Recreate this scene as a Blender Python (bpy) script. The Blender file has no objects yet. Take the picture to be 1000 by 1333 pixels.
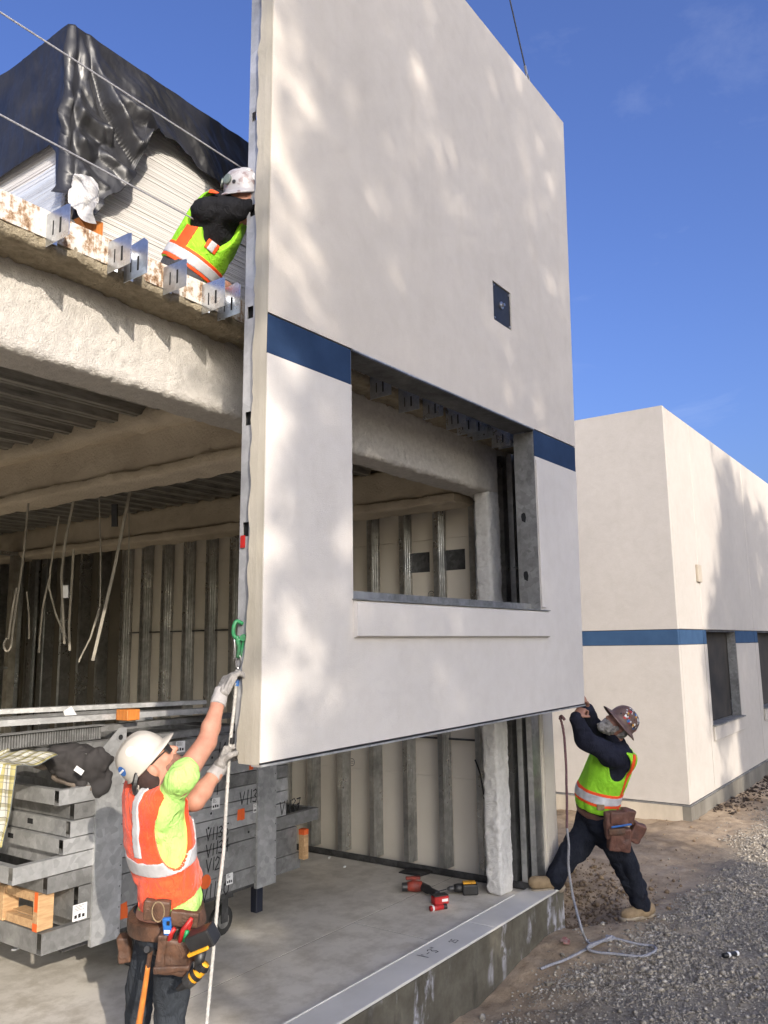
import bpy, bmesh, math, random
import numpy as np
from mathutils import Vector, Matrix

SC = bpy.context.scene
COL = SC.collection
rad = math.radians

# ------------------------------------------------------------------ camera
FPX, YAW, PITCH, ROLL = 1065.0, rad(35.4), rad(9.2), rad(-0.8)
CAM = np.array([-6.68, -2.979, 2.0])
_f = np.array([math.cos(YAW)*math.cos(PITCH), math.sin(YAW)*math.cos(PITCH), math.sin(PITCH)])
_r = np.array([math.sin(YAW), -math.cos(YAW), 0.0])
_u = np.cross(_r, _f)
_cr, _sr = math.cos(ROLL), math.sin(ROLL)
C_RIGHT = _cr*_r + _sr*_u
C_UP = -_sr*_r + _cr*_u
C_FWD = _f
cam_data = bpy.data.cameras.new('camera')
cam = bpy.data.objects.new('camera', cam_data)
COL.objects.link(cam)
m = Matrix.Identity(4)
for i in range(3):
    m[i][0] = C_RIGHT[i]; m[i][1] = C_UP[i]; m[i][2] = -C_FWD[i]; m[i][3] = CAM[i]
cam.matrix_world = m
cam_data.sensor_fit = 'VERTICAL'
cam_data.sensor_height = 36.0
cam_data.lens = FPX/1333.0*36.0
cam_data.clip_start = 0.05
cam_data.clip_end = 2000.0
SC.camera = cam

# ------------------------------------------------------------------ light
SUN_AZ, SUN_EL = rad(59.0), rad(21.5)          # direction the light travels (from +X), elevation
SUN_DIR = Vector((math.cos(SUN_EL)*math.cos(SUN_AZ), math.cos(SUN_EL)*math.sin(SUN_AZ), -math.sin(SUN_EL)))
world = bpy.data.worlds.new('World')
SC.world = world
world.use_nodes = True
wn = world.node_tree
wn.nodes.clear()
sky = wn.nodes.new('ShaderNodeTexSky')
sky.sky_type = 'NISHITA'
sky.sun_disc = False
sky.sun_elevation = SUN_EL
sky.sun_rotation = math.atan2(-SUN_DIR.x, -SUN_DIR.y)
sky.altitude = 0.0
sky.air_density = 0.8
sky.dust_density = 6.0
sky.ozone_density = 4.6
bg = wn.nodes.new('ShaderNodeBackground')
bg.inputs['Strength'].default_value = 0.15
out = wn.nodes.new('ShaderNodeOutputWorld')
hsv = wn.nodes.new('ShaderNodeHueSaturation')
hsv.inputs['Saturation'].default_value = 1.10
hsv.inputs['Hue'].default_value = 0.515
hsv.inputs['Value'].default_value = 0.95
wn.links.new(sky.outputs[0], hsv.inputs['Color'])
# faint wisps of thin cloud all round the sky
wtc = wn.nodes.new('ShaderNodeTexCoord'); wmp = wn.nodes.new('ShaderNodeMapping'); wmp.inputs['Scale'].default_value = (1.0, 1.0, 3.5)
wno = wn.nodes.new('ShaderNodeTexNoise'); wno.inputs['Scale'].default_value = 2.6; wno.inputs['Detail'].default_value = 8; wno.inputs['Roughness'].default_value = .62; wno.inputs['Distortion'].default_value = .5
wrp = wn.nodes.new('ShaderNodeValToRGB'); wrp.color_ramp.elements[0].position = .58; wrp.color_ramp.elements[1].position = .85
wrp.color_ramp.elements[1].color = (.13, .13, .13, 1)
wmx = wn.nodes.new('ShaderNodeMixRGB'); wmx.inputs[2].default_value = (4.2, 4.4, 4.8, 1)
wn.links.new(wtc.outputs['Generated'], wmp.inputs['Vector']); wn.links.new(wmp.outputs[0], wno.inputs['Vector'])
wn.links.new(wno.outputs['Fac'], wrp.inputs[0]); wn.links.new(wrp.outputs[0], wmx.inputs[0])
wn.links.new(hsv.outputs[0], wmx.inputs[1]); wn.links.new(wmx.outputs[0], bg.inputs['Color'])
wn.links.new(bg.outputs[0], out.inputs['Surface'])
sun_data = bpy.data.lights.new('sun', 'SUN')
sun_data.energy = 2.4
sun_data.angle = rad(0.53)
sun_data.color = (1.0, 0.90, 0.78)
sun = bpy.data.objects.new('sun', sun_data)
COL.objects.link(sun)
sun.rotation_euler = SUN_DIR.to_track_quat('-Z', 'Y').to_euler()
sun.location = (-10, -14, 14)
SC.view_settings.view_transform = 'Standard'
SC.view_settings.look = 'None'
SC.view_settings.gamma = 1.0
SC.view_settings.use_curve_mapping = False
SC.view_settings.exposure = 1.05
try:
    SC.cycles.max_bounces = 8
    SC.cycles.diffuse_bounces = 5
    SC.cycles.caustics_reflective = False
    SC.cycles.caustics_refractive = False
    SC.cycles.use_denoising = True
    SC.cycles.sample_clamp_indirect = 6.0
except Exception:
    pass

# ------------------------------------------------------------------ helpers
def V(*a):
    return np.array(a, float)

def at(px, py, d):
    """world point that lies d metres in front of the lens at photograph pixel (px, py)"""
    return CAM + d*(C_FWD + C_RIGHT*(px-500.0)/FPX - C_UP*(py-666.5)/FPX)

def aty(px, py, y):
    q = C_FWD + C_RIGHT*(px-500.0)/FPX - C_UP*(py-666.5)/FPX
    return CAM + q*(y-CAM[1])/q[1]

def nrm(v):
    v = np.asarray(v, float); return v/(np.linalg.norm(v)+1e-12)

class MB:
    """collects shapes into one mesh"""
    def __init__(s):
        s.v = []; s.f = []
    def add(s, vs, fs):
        n = len(s.v); s.v += [tuple(map(float, p)) for p in vs]
        s.f += [tuple(i+n for i in f) for f in fs]; return s
    def box(s, x0, x1, y0, y1, z0, z1):
        if x0 > x1: x0, x1 = x1, x0
        if y0 > y1: y0, y1 = y1, y0
        if z0 > z1: z0, z1 = z1, z0
        vs = [(x, y, z) for z in (z0, z1) for y in (y0, y1) for x in (x0, x1)]
        return s.add(vs, [(0, 2, 3, 1), (4, 5, 7, 6), (0, 1, 5, 4), (2, 6, 7, 3), (0, 4, 6, 2), (1, 3, 7, 5)])
    def obox(s, c, ax, half):
        """oriented box: centre, 3 unit axes, half sizes"""
        c = np.asarray(c, float); ax = [np.asarray(a, float) for a in ax]
        vs = [c+ax[0]*half[0]*i+ax[1]*half[1]*j+ax[2]*half[2]*k for k in (-1, 1) for j in (-1, 1) for i in (-1, 1)]
        return s.add(vs, [(0, 2, 3, 1), (4, 5, 7, 6), (0, 1, 5, 4), (2, 6, 7, 3), (0, 4, 6, 2), (1, 3, 7, 5)])
    def bar(s, a, b, w, t, up=(0, 0, 1)):
        a = np.asarray(a, float); b = np.asarray(b, float)
        d = nrm(b-a); u = np.asarray(up, float); sd = np.cross(d, u)
        if np.linalg.norm(sd) < 1e-4: sd = np.cross(d, V(0, 1, 0))
        sd = nrm(sd); u = np.cross(sd, d)
        return s.obox((a+b)/2, (d, sd, u), (np.linalg.norm(b-a)/2, w/2, t/2))
    def tube(s, pts, r, n=8, cap=True, twist=0.0, amp=0.0, lobes=3):
        P = [np.asarray(p, float) for p in pts]; m_ = len(P); rr = r if hasattr(r, '__len__') else [r]*m_
        base = len(s.v); prev = None; L = 0.0
        for i in range(m_):
            d = nrm(P[min(i+1, m_-1)]-P[max(i-1, 0)])
            if i: L += np.linalg.norm(P[i]-P[i-1])
            if prev is None:
                a = np.cross(d, V(0, 0, 1))
                if np.linalg.norm(a) < .05: a = np.cross(d, V(1, 0, 0))
            else:
                a = prev-d*np.dot(prev, d)
            a = nrm(a); prev = a; b = np.cross(d, a)
            for k in range(n):
                t = 2*math.pi*k/n
                q = rr[i]*(1+amp*math.cos(lobes*t-twist*L))
                s.v.append(tuple(P[i]+q*(a*math.cos(t)+b*math.sin(t))))
        for i in range(m_-1):
            for k in range(n):
                k2 = (k+1) % n
                s.f.append((base+i*n+k, base+i*n+k2, base+(i+1)*n+k2, base+(i+1)*n+k))
        if cap:
            s.f.append(tuple(base+k for k in range(n-1, -1, -1)))
            s.f.append(tuple(base+(m_-1)*n+k for k in range(n)))
        return s
    def prism(s, poly, o, ux, uy, un, h):
        """polygon (2D list) in plane o,ux,uy extruded by h along un"""
        o, ux, uy, un = (np.asarray(a, float) for a in (o, ux, uy, un))
        n = len(poly)
        a = [o+ux*p[0]+uy*p[1] for p in poly]; b = [p+un*h for p in a]
        return s.add(a+b, [tuple(range(n-1, -1, -1)), tuple(range(n, 2*n))] + [(i, (i+1) % n, n+(i+1) % n, n+i) for i in range(n)])
    def lathe(s, c, axis, prof, n=16):
        """profile [(r, h)] turned round axis through c"""
        ax = nrm(axis); a = np.cross(ax, V(0, 0, 1))
        if np.linalg.norm(a) < .05: a = np.cross(ax, V(1, 0, 0))
        a = nrm(a); b = np.cross(ax, a); base = len(s.v); c = np.asarray(c, float)
        for r, h in prof:
            for k in range(n):
                t = 2*math.pi*k/n
                s.v.append(tuple(c+ax*h+r*(a*math.cos(t)+b*math.sin(t))))
        for i in range(len(prof)-1):
            for k in range(n):
                k2 = (k+1) % n
                s.f.append((base+i*n+k, base+i*n+k2, base+(i+1)*n+k2, base+(i+1)*n+k))
        s.f.append(tuple(base+k for k in range(n-1, -1, -1)))
        s.f.append(tuple(base+(len(prof)-1)*n+k for k in range(n)))
        return s
    def build(s, name, mt, parent=None, smooth=False, bevel=0.0, seg=1):
        me = bpy.data.meshes.new(name); me.from_pydata(s.v, [], s.f); me.update()
        bm = bmesh.new(); bm.from_mesh(me); bmesh.ops.recalc_face_normals(bm, faces=bm.faces); bm.to_mesh(me); bm.free()
        return finish(name, me, mt, parent, smooth, bevel, seg)

def finish(name, me, mt, parent=None, smooth=False, bevel=0.0, seg=1):
    if mt is not None: me.materials.append(mt)
    if smooth:
        me.polygons.foreach_set('use_smooth', [True]*len(me.polygons))
    o = bpy.data.objects.new(name, me); COL.objects.link(o)
    if parent is not None:
        o.parent = parent
        o.matrix_parent_inverse = Matrix.Translation(-Vector(parent.location)) if parent.location.length else Matrix.Identity(4)
    if bevel > 0:
        b = o.modifiers.new('bevel', 'BEVEL'); b.width = bevel; b.segments = seg; b.limit_method = 'ANGLE'; b.angle_limit = rad(40)
    return o

def np_mesh(name, verts, faces, mt, parent=None, smooth=True, mats=None, fmat=None):
    """fast mesh from arrays; faces is (n, k)"""
    verts = np.asarray(verts, np.float32); faces = np.asarray(faces, np.int32)
    me = bpy.data.meshes.new(name); n, k = faces.shape
    me.vertices.add(len(verts)); me.vertices.foreach_set('co', verts.ravel())
    me.loops.add(n*k); me.loops.foreach_set('vertex_index', faces.ravel())
    me.polygons.add(n); me.polygons.foreach_set('loop_start', np.arange(0, n*k, k, dtype=np.int32))
    try: me.polygons.foreach_set('loop_total', np.full(n, k, np.int32))
    except Exception: pass
    if fmat is not None: me.polygons.foreach_set('material_index', np.asarray(fmat, np.int32))
    me.update(calc_edges=True); me.validate()
    if mats:
        for q in mats: me.materials.append(q)
        mt = None
    return finish(name, me, mt, parent, smooth)

def tag(o, label=None, cat=None, group=None, kind=None):
    if label: o['label'] = label
    if cat: o['category'] = cat
    if group: o['group'] = group
    if kind: o['kind'] = kind
    return o

def thing(name, label, cat, loc=(0, 0, 0), group=None):
    o = bpy.data.objects.new(name, None); COL.objects.link(o)
    o.location = loc; o.empty_display_size = .1
    return tag(o, label, cat, group)

_rng = np.random.default_rng(5)
_LAT = _rng.random((32, 32, 32, 3)).astype(np.float32)*2-1
def vnoise(P, freq, off=0.0):
    """smooth 3-vector noise of positions P (n,3)"""
    q = np.asarray(P, np.float32)*freq+off+100.0
    i = np.floor(q).astype(int); f = q-i; f = f*f*(3-2*f)
    r = 0
    for dx in (0, 1):
        wx = f[:, 0] if dx else 1-f[:, 0]
        for dy in (0, 1):
            wy = f[:, 1] if dy else 1-f[:, 1]
            for dz in (0, 1):
                wz = f[:, 2] if dz else 1-f[:, 2]
                r = r+(wx*wy*wz)[:, None]*_LAT[(i[:, 0]+dx) % 32, (i[:, 1]+dy) % 32, (i[:, 2]+dz) % 32]
    return r

def lnoise(P, freq, off=0.0):
    """creased noise: straight facets between random heights"""
    q = np.asarray(P, np.float32)*freq+off+100.0
    i = np.floor(q).astype(int); f = q-i; r = 0
    for dx in (0, 1):
        wx = f[:, 0] if dx else 1-f[:, 0]
        for dy in (0, 1):
            wy = f[:, 1] if dy else 1-f[:, 1]
            r = r+(wx*wy)[:, None]*_LAT[(i[:, 0]+dx) % 32, (i[:, 1]+dy) % 32, i[:, 2] % 32]
    return r

def tnoise(x, y, seed):
    """flat triangular facets between random heights"""
    i = np.floor(x+64).astype(int); j = np.floor(y+64).astype(int); fx = x+64-i; fy = y+64-j
    def h(a, b): return _LAT[a % 32, b % 32, seed % 32, (seed//32) % 3]
    a, b, c, d = h(i, j), h(i+1, j), h(i, j+1), h(i+1, j+1)
    return np.where(fx+fy < 1, a+fx*(b-a)+fy*(c-a), d+(1-fx)*(c-d)+(1-fy)*(b-d))

def spline(pts, n=12):
    P = [np.asarray(p, float) for p in pts]; P = [2*P[0]-P[1]]+P+[2*P[-1]-P[-2]]; o = []
    for i in range(1, len(P)-2):
        for k in range(n):
            t = k/n
            o.append(.5*((2*P[i])+(-P[i-1]+P[i+1])*t+(2*P[i-1]-5*P[i]+4*P[i+1]-P[i+2])*t*t+(-P[i-1]+3*P[i]-3*P[i+1]+P[i+2])*t**3))
    o.append(P[-2]); return o

def lumpy_box(name, lo, hi, res, mt, parent=None, amps=((6, .012), (18, .008)), round_=0.03, seed=0.0):
    """box with a sprayed, uneven skin"""
    lo = np.asarray(lo, float); hi = np.asarray(hi, float); vs = []; fs = []; base = 0
    for ax in range(3):
        a, b = (ax+1) % 3, (ax+2) % 3
        na = max(2, int((hi[a]-lo[a])/res)+1); nb = max(2, int((hi[b]-lo[b])/res)+1)
        A, B = np.meshgrid(np.linspace(lo[a], hi[a], na), np.linspace(lo[b], hi[b], nb), indexing='ij')
        for side in (0, 1):
            p = np.zeros((na*nb, 3)); p[:, a] = A.ravel(); p[:, b] = B.ravel(); p[:, ax] = (lo, hi)[side][ax]
            vs.append(p)
            i = np.arange(na*nb).reshape(na, nb)
            q = np.stack([i[:-1, :-1], i[1:, :-1], i[1:, 1:], i[:-1, 1:]], -1).reshape(-1, 4)
            fs.append((q if side else q[:, ::-1])+base); base += na*nb
    P = np.concatenate(vs); F = np.concatenate(fs)
    inner = np.clip(P, lo+round_, hi-round_); d = P-inner; L = np.linalg.norm(d, axis=1, keepdims=True)
    P2 = inner+d/np.maximum(L, 1e-6)*np.minimum(L, round_)
    for k, (fr, am) in enumerate(amps):
        P2 = P2+vnoise(P2, fr, seed+7.3*k)*am
    return np_mesh(name, P2, F, mt, parent, smooth=True)
# ------------------------------------------------------------------ materials
def lk(nt, a, b): nt.links.new(a, b)

def base_mat(name):
    mt = bpy.data.materials.new(name); mt.use_nodes = True
    nt = mt.node_tree; b = nt.nodes['Principled BSDF']
    return mt, nt, b

def coords(nt, scale=(1, 1, 1)):
    tc = nt.nodes.new('ShaderNodeTexCoord'); mp = nt.nodes.new('ShaderNodeMapping')
    mp.inputs['Scale'].default_value = scale
    lk(nt, tc.outputs['Object'], mp.inputs['Vector']); return mp.outputs[0]

def noise(nt, vec, scale, detail=5, rough=.6, dist=0.0):
    n = nt.nodes.new('ShaderNodeTexNoise'); n.inputs['Scale'].default_value = scale
    n.inputs['Detail'].default_value = detail; n.inputs['Roughness'].default_value = rough
    n.inputs['Distortion'].default_value = dist
    lk(nt, vec, n.inputs['Vector']); return n.outputs['Fac']

def ramp(nt, fac, stops):
    r = nt.nodes.new('ShaderNodeValToRGB'); el = r.color_ramp.elements
    while len(el) < len(stops): el.new(.5)
    for e, (p, c) in zip(el, stops):
        e.position = p; e.color = (*c, 1) if len(c) == 3 else c
    lk(nt, fac, r.inputs[0]); return r.outputs[0]

def mix(nt, fac, a, b, mode='MIX'):
    n = nt.nodes.new('ShaderNodeMixRGB'); n.blend_type = mode
    for i, q in ((0, fac), (1, a), (2, b)):
        if hasattr(q, 'is_linked') or hasattr(q, 'links'): lk(nt, q, n.inputs[i])
        elif i == 0: n.inputs[0].default_value = q
        else: n.inputs[i].default_value = (*q, 1)
    return n.outputs[0]

def bump(nt, b, h, strength, dist=.01):
    n = nt.nodes.new('ShaderNodeBump'); n.inputs['Strength'].default_value = strength
    n.inputs['Distance'].default_value = dist
    lk(nt, h, n.inputs['Height']); lk(nt, n.outputs[0], b.inputs['Normal'])

def M(name, c1, c2=None, scale=6, rough=.6, metal=0.0, bmp=0.0, bscale=60, bdist=.005, lo=.35, hi=.65, stretch=(1, 1, 1), detail=6, spec=.5, sheen=0.0, r2=None):
    mt, nt, b = base_mat(name)
    v = coords(nt, stretch)
    if c2 is None: c2 = tuple(x*.8 for x in c1)
    f = noise(nt, v, scale, detail)
    lk(nt, ramp(nt, f, [(lo, c1), (hi, c2)]), b.inputs['Base Color'])
    b.inputs['Roughness'].default_value = rough; b.inputs['Metallic'].default_value = metal
    b.inputs['Specular IOR Level'].default_value = spec
    if sheen: b.inputs['Sheen Weight'].default_value = sheen
    if r2 is not None:
        lk(nt, ramp(nt, f, [(lo, (rough,)*3), (hi, (r2,)*3)]), b.inputs['Roughness'])
    if bmp: bump(nt, b, noise(nt, v, bscale, 4), bmp, bdist)
    return mt

MAT = {}
def m_stucco(name, c):
    mt, nt, b = base_mat(name); v = coords(nt)
    a = noise(nt, v, .8, 6, .6); s = noise(nt, v, 7, 6, .65, .3); vs = coords(nt, (2.2, 2.2, .25)); d = noise(nt, vs, 2.4, 6, .65)
    g = noise(nt, v, 170, 3)
    col = ramp(nt, a, [(.3, tuple(x*.93 for x in c)), (.7, tuple(min(1, x*1.04) for x in c))])
    col = mix(nt, .55, col, ramp(nt, s, [(.3, (.90, .89, .875)), (.6, (1, 1, 1))]), 'MULTIPLY')
    col = mix(nt, .22, col, ramp(nt, d, [(.28, (.86, .845, .82)), (.46, (1, 1, 1))]), 'MULTIPLY')
    col = mix(nt, .5, col, ramp(nt, g, [(.3, (.85, .85, .85)), (.55, (1, 1, 1))]), 'MULTIPLY')
    lk(nt, col, b.inputs['Base Color']); b.inputs['Roughness'].default_value = .92; b.inputs['Specular IOR Level'].default_value = .2
    b1 = nt.nodes.new('ShaderNodeBump'); b1.inputs['Strength'].default_value = .5; b1.inputs['Distance'].default_value = .004; lk(nt, g, b1.inputs['Height'])
    b2 = nt.nodes.new('ShaderNodeBump'); b2.inputs['Strength'].default_value = .25; b2.inputs['Distance'].default_value = .012; lk(nt, s, b2.inputs['Height'])
    lk(nt, b1.outputs[0], b2.inputs['Normal']); lk(nt, b2.outputs[0], b.inputs['Normal']); return mt
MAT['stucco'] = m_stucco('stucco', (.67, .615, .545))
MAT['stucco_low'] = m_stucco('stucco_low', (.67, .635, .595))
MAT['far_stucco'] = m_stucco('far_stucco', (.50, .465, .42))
MAT['blue'] = M('blue_paint', (.020, .045, .105), (.014, .034, .082), 5, .75, bmp=.3, bscale=140, bdist=.003, spec=.25)
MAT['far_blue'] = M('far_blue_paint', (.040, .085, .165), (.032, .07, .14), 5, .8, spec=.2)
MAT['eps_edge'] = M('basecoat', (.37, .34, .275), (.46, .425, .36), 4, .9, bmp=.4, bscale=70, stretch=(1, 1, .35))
MAT['spray'] = M('fireproofing', (.58, .55, .505), (.49, .46, .42), 26, .95, bmp=1.0, bscale=110, bdist=.010, spec=.1)
MAT['spray_white'] = M('fireproofing_white', (.70, .69, .67), (.60, .59, .57), 24, .95, bmp=1.0, bscale=110, bdist=.010, spec=.1)
MAT['spray_dark'] = M('fireproofing_grey', (.30, .265, .21), (.22, .19, .15), 4, .95, bmp=.8, bscale=60, bdist=.012, spec=.1)
MAT['spray_tan'] = M('fireproofing_tan', (.66, .58, .46), (.55, .475, .37), 3, .95, bmp=.9, bscale=50, bdist=.012, spec=.1)
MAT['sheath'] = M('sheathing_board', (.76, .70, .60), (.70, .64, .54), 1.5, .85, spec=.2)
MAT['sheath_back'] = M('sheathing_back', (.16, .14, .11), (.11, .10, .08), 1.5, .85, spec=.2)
MAT['dark'] = M('dark_gap', (.012, .012, .013), None, 5, .8)
MAT['wood'] = M('timber', (.50, .33, .17), (.36, .21, .10), 9, .75, stretch=(1, 8, 8), bmp=.2)
MAT['marker'] = M('black_marker', (.012, .012, .014), None, 9, .6)
MAT['orange_paint'] = M('orange_spray_paint', (.75, .13, .02), (.62, .10, .02), 20, .6)
MAT['label_white'] = M('label_paper', (.74, .74, .73), (.70, .70, .69), 12, .6)
MAT['glass_dark'] = M('dark_interior_panel', (.014, .013, .012), (.045, .038, .030), 1.8, .8)
MAT['rope'] = M('rope_fibre', (.50, .49, .46), (.34, .33, .31), 80, .9, bmp=.4, bscale=220)
MAT['rope_red'] = M('rope_red_fibre', (.19, .10, .10), (.12, .065, .075), 80, .9)
MAT['rope_grey'] = M('rope_grey_fibre', (.36, .36, .38), (.24, .24, .26), 80, .9, bmp=.4, bscale=220)
MAT['steel_cable'] = M('steel_cable', (.10, .10, .11), (.06, .06, .065), 90, .5, metal=.6)
MAT['skin'] = M('skin', (.52, .27, .185), (.36, .155, .10), 9, .6, bmp=.3, bscale=160, bdist=.002)
MAT['skin2'] = M('skin_weathered', (.40, .205, .14), (.27, .125, .085), 11, .6, bmp=.3, bscale=160, bdist=.002)
MAT['orange_cloth'] = M('orange_cloth', (.98, .11, .035), (.80, .065, .02), 5, .85, bmp=.25, bscale=300, bdist=.002, spec=.2, sheen=.2)
MAT['lime'] = M('lime_cloth', (.46, .76, .21), (.39, .68, .17), 9, .85, bmp=.25, bscale=300, bdist=.002, spec=.2)
MAT['vest_lime'] = M('lime_vest_cloth', (.37, .80, .045), (.27, .64, .03), 5, .8, bmp=.3, bscale=260, bdist=.002, spec=.2)
MAT['reflective'] = M('reflective_tape', (.58, .58, .59), (.42, .42, .43), 15, .45, bmp=.15, bscale=350)
MAT['orange_trim'] = M('orange_trim', (.95, .10, .015), (.85, .08, .012), 15, .7)
MAT['navy'] = M('navy_cloth', (.020, .022, .036), (.013, .014, .024), 9, .9, bmp=.3, bscale=180, bdist=.003, spec=.15)
MAT['black_cloth'] = M('black_cloth', (.010, .010, .012), (.016, .016, .018), 9, .9, bmp=.3, bscale=180, bdist=.003, spec=.15)
MAT['denim'] = M('denim', (.045, .052, .062), (.022, .026, .033), 7, .9, bmp=.3, bscale=260, bdist=.002, spec=.15, lo=.3, hi=.7)
MAT['denim_dark'] = M('dark_denim', (.012, .014, .022), (.022, .025, .035), 7, .9, bmp=.3, bscale=260, bdist=.002, spec=.15)
MAT['leather'] = M('leather', (.13, .065, .038), (.055, .030, .020), 16, .55, bmp=.4, bscale=90, bdist=.003)
MAT['leather_red'] = M('leather_red', (.17, .075, .052), (.08, .036, .027), 16, .6, bmp=.4, bscale=90, bdist=.003)
MAT['suede'] = M('suede_boot', (.30, .22, .13), (.21, .15, .085), 18, .9, bmp=.3, bscale=120)
MAT['sole'] = M('boot_sole', (.40, .34, .26), (.24, .20, .15), 20, .8)
MAT['glove'] = M('grey_glove', (.30, .285, .27), (.20, .19, .18), 22, .85, bmp=.4, bscale=260, bdist=.003)
MAT['glove_cuff'] = M('glove_cuff', (.38, .36, .35), (.30, .285, .28), 40, .9, bmp=.4, bscale=300)
MAT['hat_white'] = M('hard_hat_shell', (.47, .44, .39), (.39, .36, .31), 6, .38, lo=.4, hi=.75)
MAT['hat_brown'] = M('hard_hat_brown', (.10, .060, .05), (.17, .105, .085), 18, .45)
MAT['bag'] = M('scrap_plastic', (.50, .49, .48), (.36, .35, .345), 9, .5, bmp=.6, bscale=14, bdist=.02)
MAT['hat_grey'] = M('hard_hat_grey', (.36, .35, .36), (.20, .15, .15), 22, .35, lo=.52, hi=.6)
MAT['beard'] = M('grey_beard', (.42, .40, .37), (.20, .185, .17), 40, .9, bmp=.8, bscale=160, bdist=.006)
MAT['stubble'] = M('stubble_hair', (.26, .13, .085), (.17, .085, .058), 70, .85, bmp=.5, bscale=200)
MAT['durag'] = M('brown_headcloth', (.050, .026, .022), (.032, .018, .016), 12, .9, bmp=.4, bscale=120)
MAT['tool_black'] = M('tool_black', (.012, .012, .013), (.025, .025, .026), 20, .45)
MAT['tool_yellow'] = M('tool_yellow', (.72, .36, .02), (.60, .28, .02), 20, .45)
MAT['tool_red'] = M('tool_red', (.50, .02, .02), (.30, .018, .015), 20, .5)
MAT['tool_rust'] = M('tool_faded_red', (.30, .045, .025), (.12, .025, .02), 16, .6)
MAT['tool_blue'] = M('tool_blue', (.03, .15, .45), (.02, .10, .34), 20, .4)
MAT['tool_green'] = M('tool_green', (.01, .30, .10), (.01, .20, .06), 20, .5)
MAT['goggle'] = M('goggle_lens', (.10, .13, .12), (.16, .19, .17), 20, .25)
MAT['clamp_green'] = M('clamp_green', (.015, .21, .075), (.04, .12, .06), 30, .5)
MAT['chrome'] = M('bright_steel', (.55, .55, .56), (.40, .40, .41), 20, .3, metal=.9)
MAT['handle'] = M('orange_wood_handle', (.62, .22, .045), (.46, .15, .03), 14, .5, stretch=(6, 6, 1))
MAT['tyre'] = M('caster_rubber', (.018, .018, .018), (.03, .03, .03), 20, .6)
MAT['caster_blue'] = M('blue_caster', (.010, .013, .026), None, 20, .5)
MAT['white_plastic'] = M('white_plastic', (.68, .67, .66), (.58, .57, .56), 8, .45, bmp=.3, bscale=20)
MAT['bark'] = M('bark', (.16, .12, .085), (.09, .065, .045), 8, .95, bmp=.8, bscale=20, bdist=.03, stretch=(1, 1, .25))
MAT['leaf'] = M('leaf', (.065, .095, .035), (.045, .075, .022), 3, .6)
MAT['pants_grey'] = M('grey_trousers', (.055, .055, .06), (.035, .035, .04), 8, .9)

def cloth_wrinkles(mt, sc=16, st=.55, di=.012):
    nt = mt.node_tree; b = nt.nodes['Principled BSDF']; v = coords(nt, (1, 1, .6))
    n1 = nt.nodes.new('ShaderNodeTexNoise'); n1.inputs['Scale'].default_value = sc; n1.inputs['Detail'].default_value = 4; n1.inputs['Distortion'].default_value = .9; lk(nt, v, n1.inputs['Vector'])
    r = ramp(nt, n1.outputs['Fac'], [(.30, (0, 0, 0)), (.48, (1, 1, 1)), (.54, (.55, .55, .55)), (.72, (.9, .9, .9))])
    bp = nt.nodes.new('ShaderNodeBump'); bp.inputs['Strength'].default_value = st; bp.inputs['Distance'].default_value = di; lk(nt, r, bp.inputs['Height'])
    old = b.inputs['Normal'].links[0].from_node if b.inputs['Normal'].links else None
    if old: lk(nt, old.outputs[0], bp.inputs['Normal'])
    lk(nt, bp.outputs[0], b.inputs['Normal'])
for k_ in ('orange_cloth', 'lime', 'vest_lime', 'navy', 'black_cloth', 'denim', 'denim_dark', 'pants_grey', 'glove'):
    cloth_wrinkles(MAT[k_])
for k_ in ('leather', 'leather_red', 'suede'): cloth_wrinkles(MAT[k_], 26, .4, .006)

def galv(name, c1, c2, rough=.42, metal=.75, spangle=26, dirt=.0):
    mt, nt, b = base_mat(name); v = coords(nt)
    vo = nt.nodes.new('ShaderNodeTexVoronoi'); vo.inputs['Scale'].default_value = spangle; lk(nt, v, vo.inputs['Vector'])
    sp = ramp(nt, vo.outputs['Color'], [(.15, c1), (.85, c2)])
    n = noise(nt, v, 2.2, 7, .7)
    d = ramp(nt, n, [(.3, tuple(x*.62 for x in c1)), (.62, (1, 1, 1))])
    lk(nt, mix(nt, .75, sp, d, 'MULTIPLY'), b.inputs['Base Color'])
    b.inputs['Metallic'].default_value = metal
    lk(nt, ramp(nt, n, [(.3, (rough+.18,)*3), (.7, (rough-.06,)*3)]), b.inputs['Roughness'])
    bump(nt, b, noise(nt, v, 9, 4), .08, .01)
    return mt
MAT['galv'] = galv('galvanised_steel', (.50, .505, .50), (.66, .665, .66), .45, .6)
MAT['galv_dull'] = galv('galvanised_dull', (.30, .30, .29), (.40, .40, .39), .48, .6)
MAT['galv_stud'] = galv('galvanised_stud', (.52, .525, .52), (.64, .645, .64), .27, .9)
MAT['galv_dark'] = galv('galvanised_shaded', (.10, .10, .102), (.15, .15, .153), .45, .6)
MAT['galv_clip'] = galv('galvanised_clip', (.60, .63, .67), (.72, .75, .79), .24, .9, 60)
MAT['galv_strip'] = galv('galvanised_strip', (.50, .51, .53), (.60, .61, .63), .5, .45, 14)

def m_deck():
    mt, nt, b = base_mat('deck_steel'); v = coords(nt, (.4, 3, 3))
    n = noise(nt, v, 8, 7, .7)
    lk(nt, ramp(nt, n, [(.3, (.14, .135, .12)), (.55, (.32, .305, .27)), (.75, (.46, .44, .39))]), b.inputs['Base Color'])
    b.inputs['Metallic'].default_value = .45; b.inputs['Roughness'].default_value = .55
    return mt
MAT['deck'] = m_deck()

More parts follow.
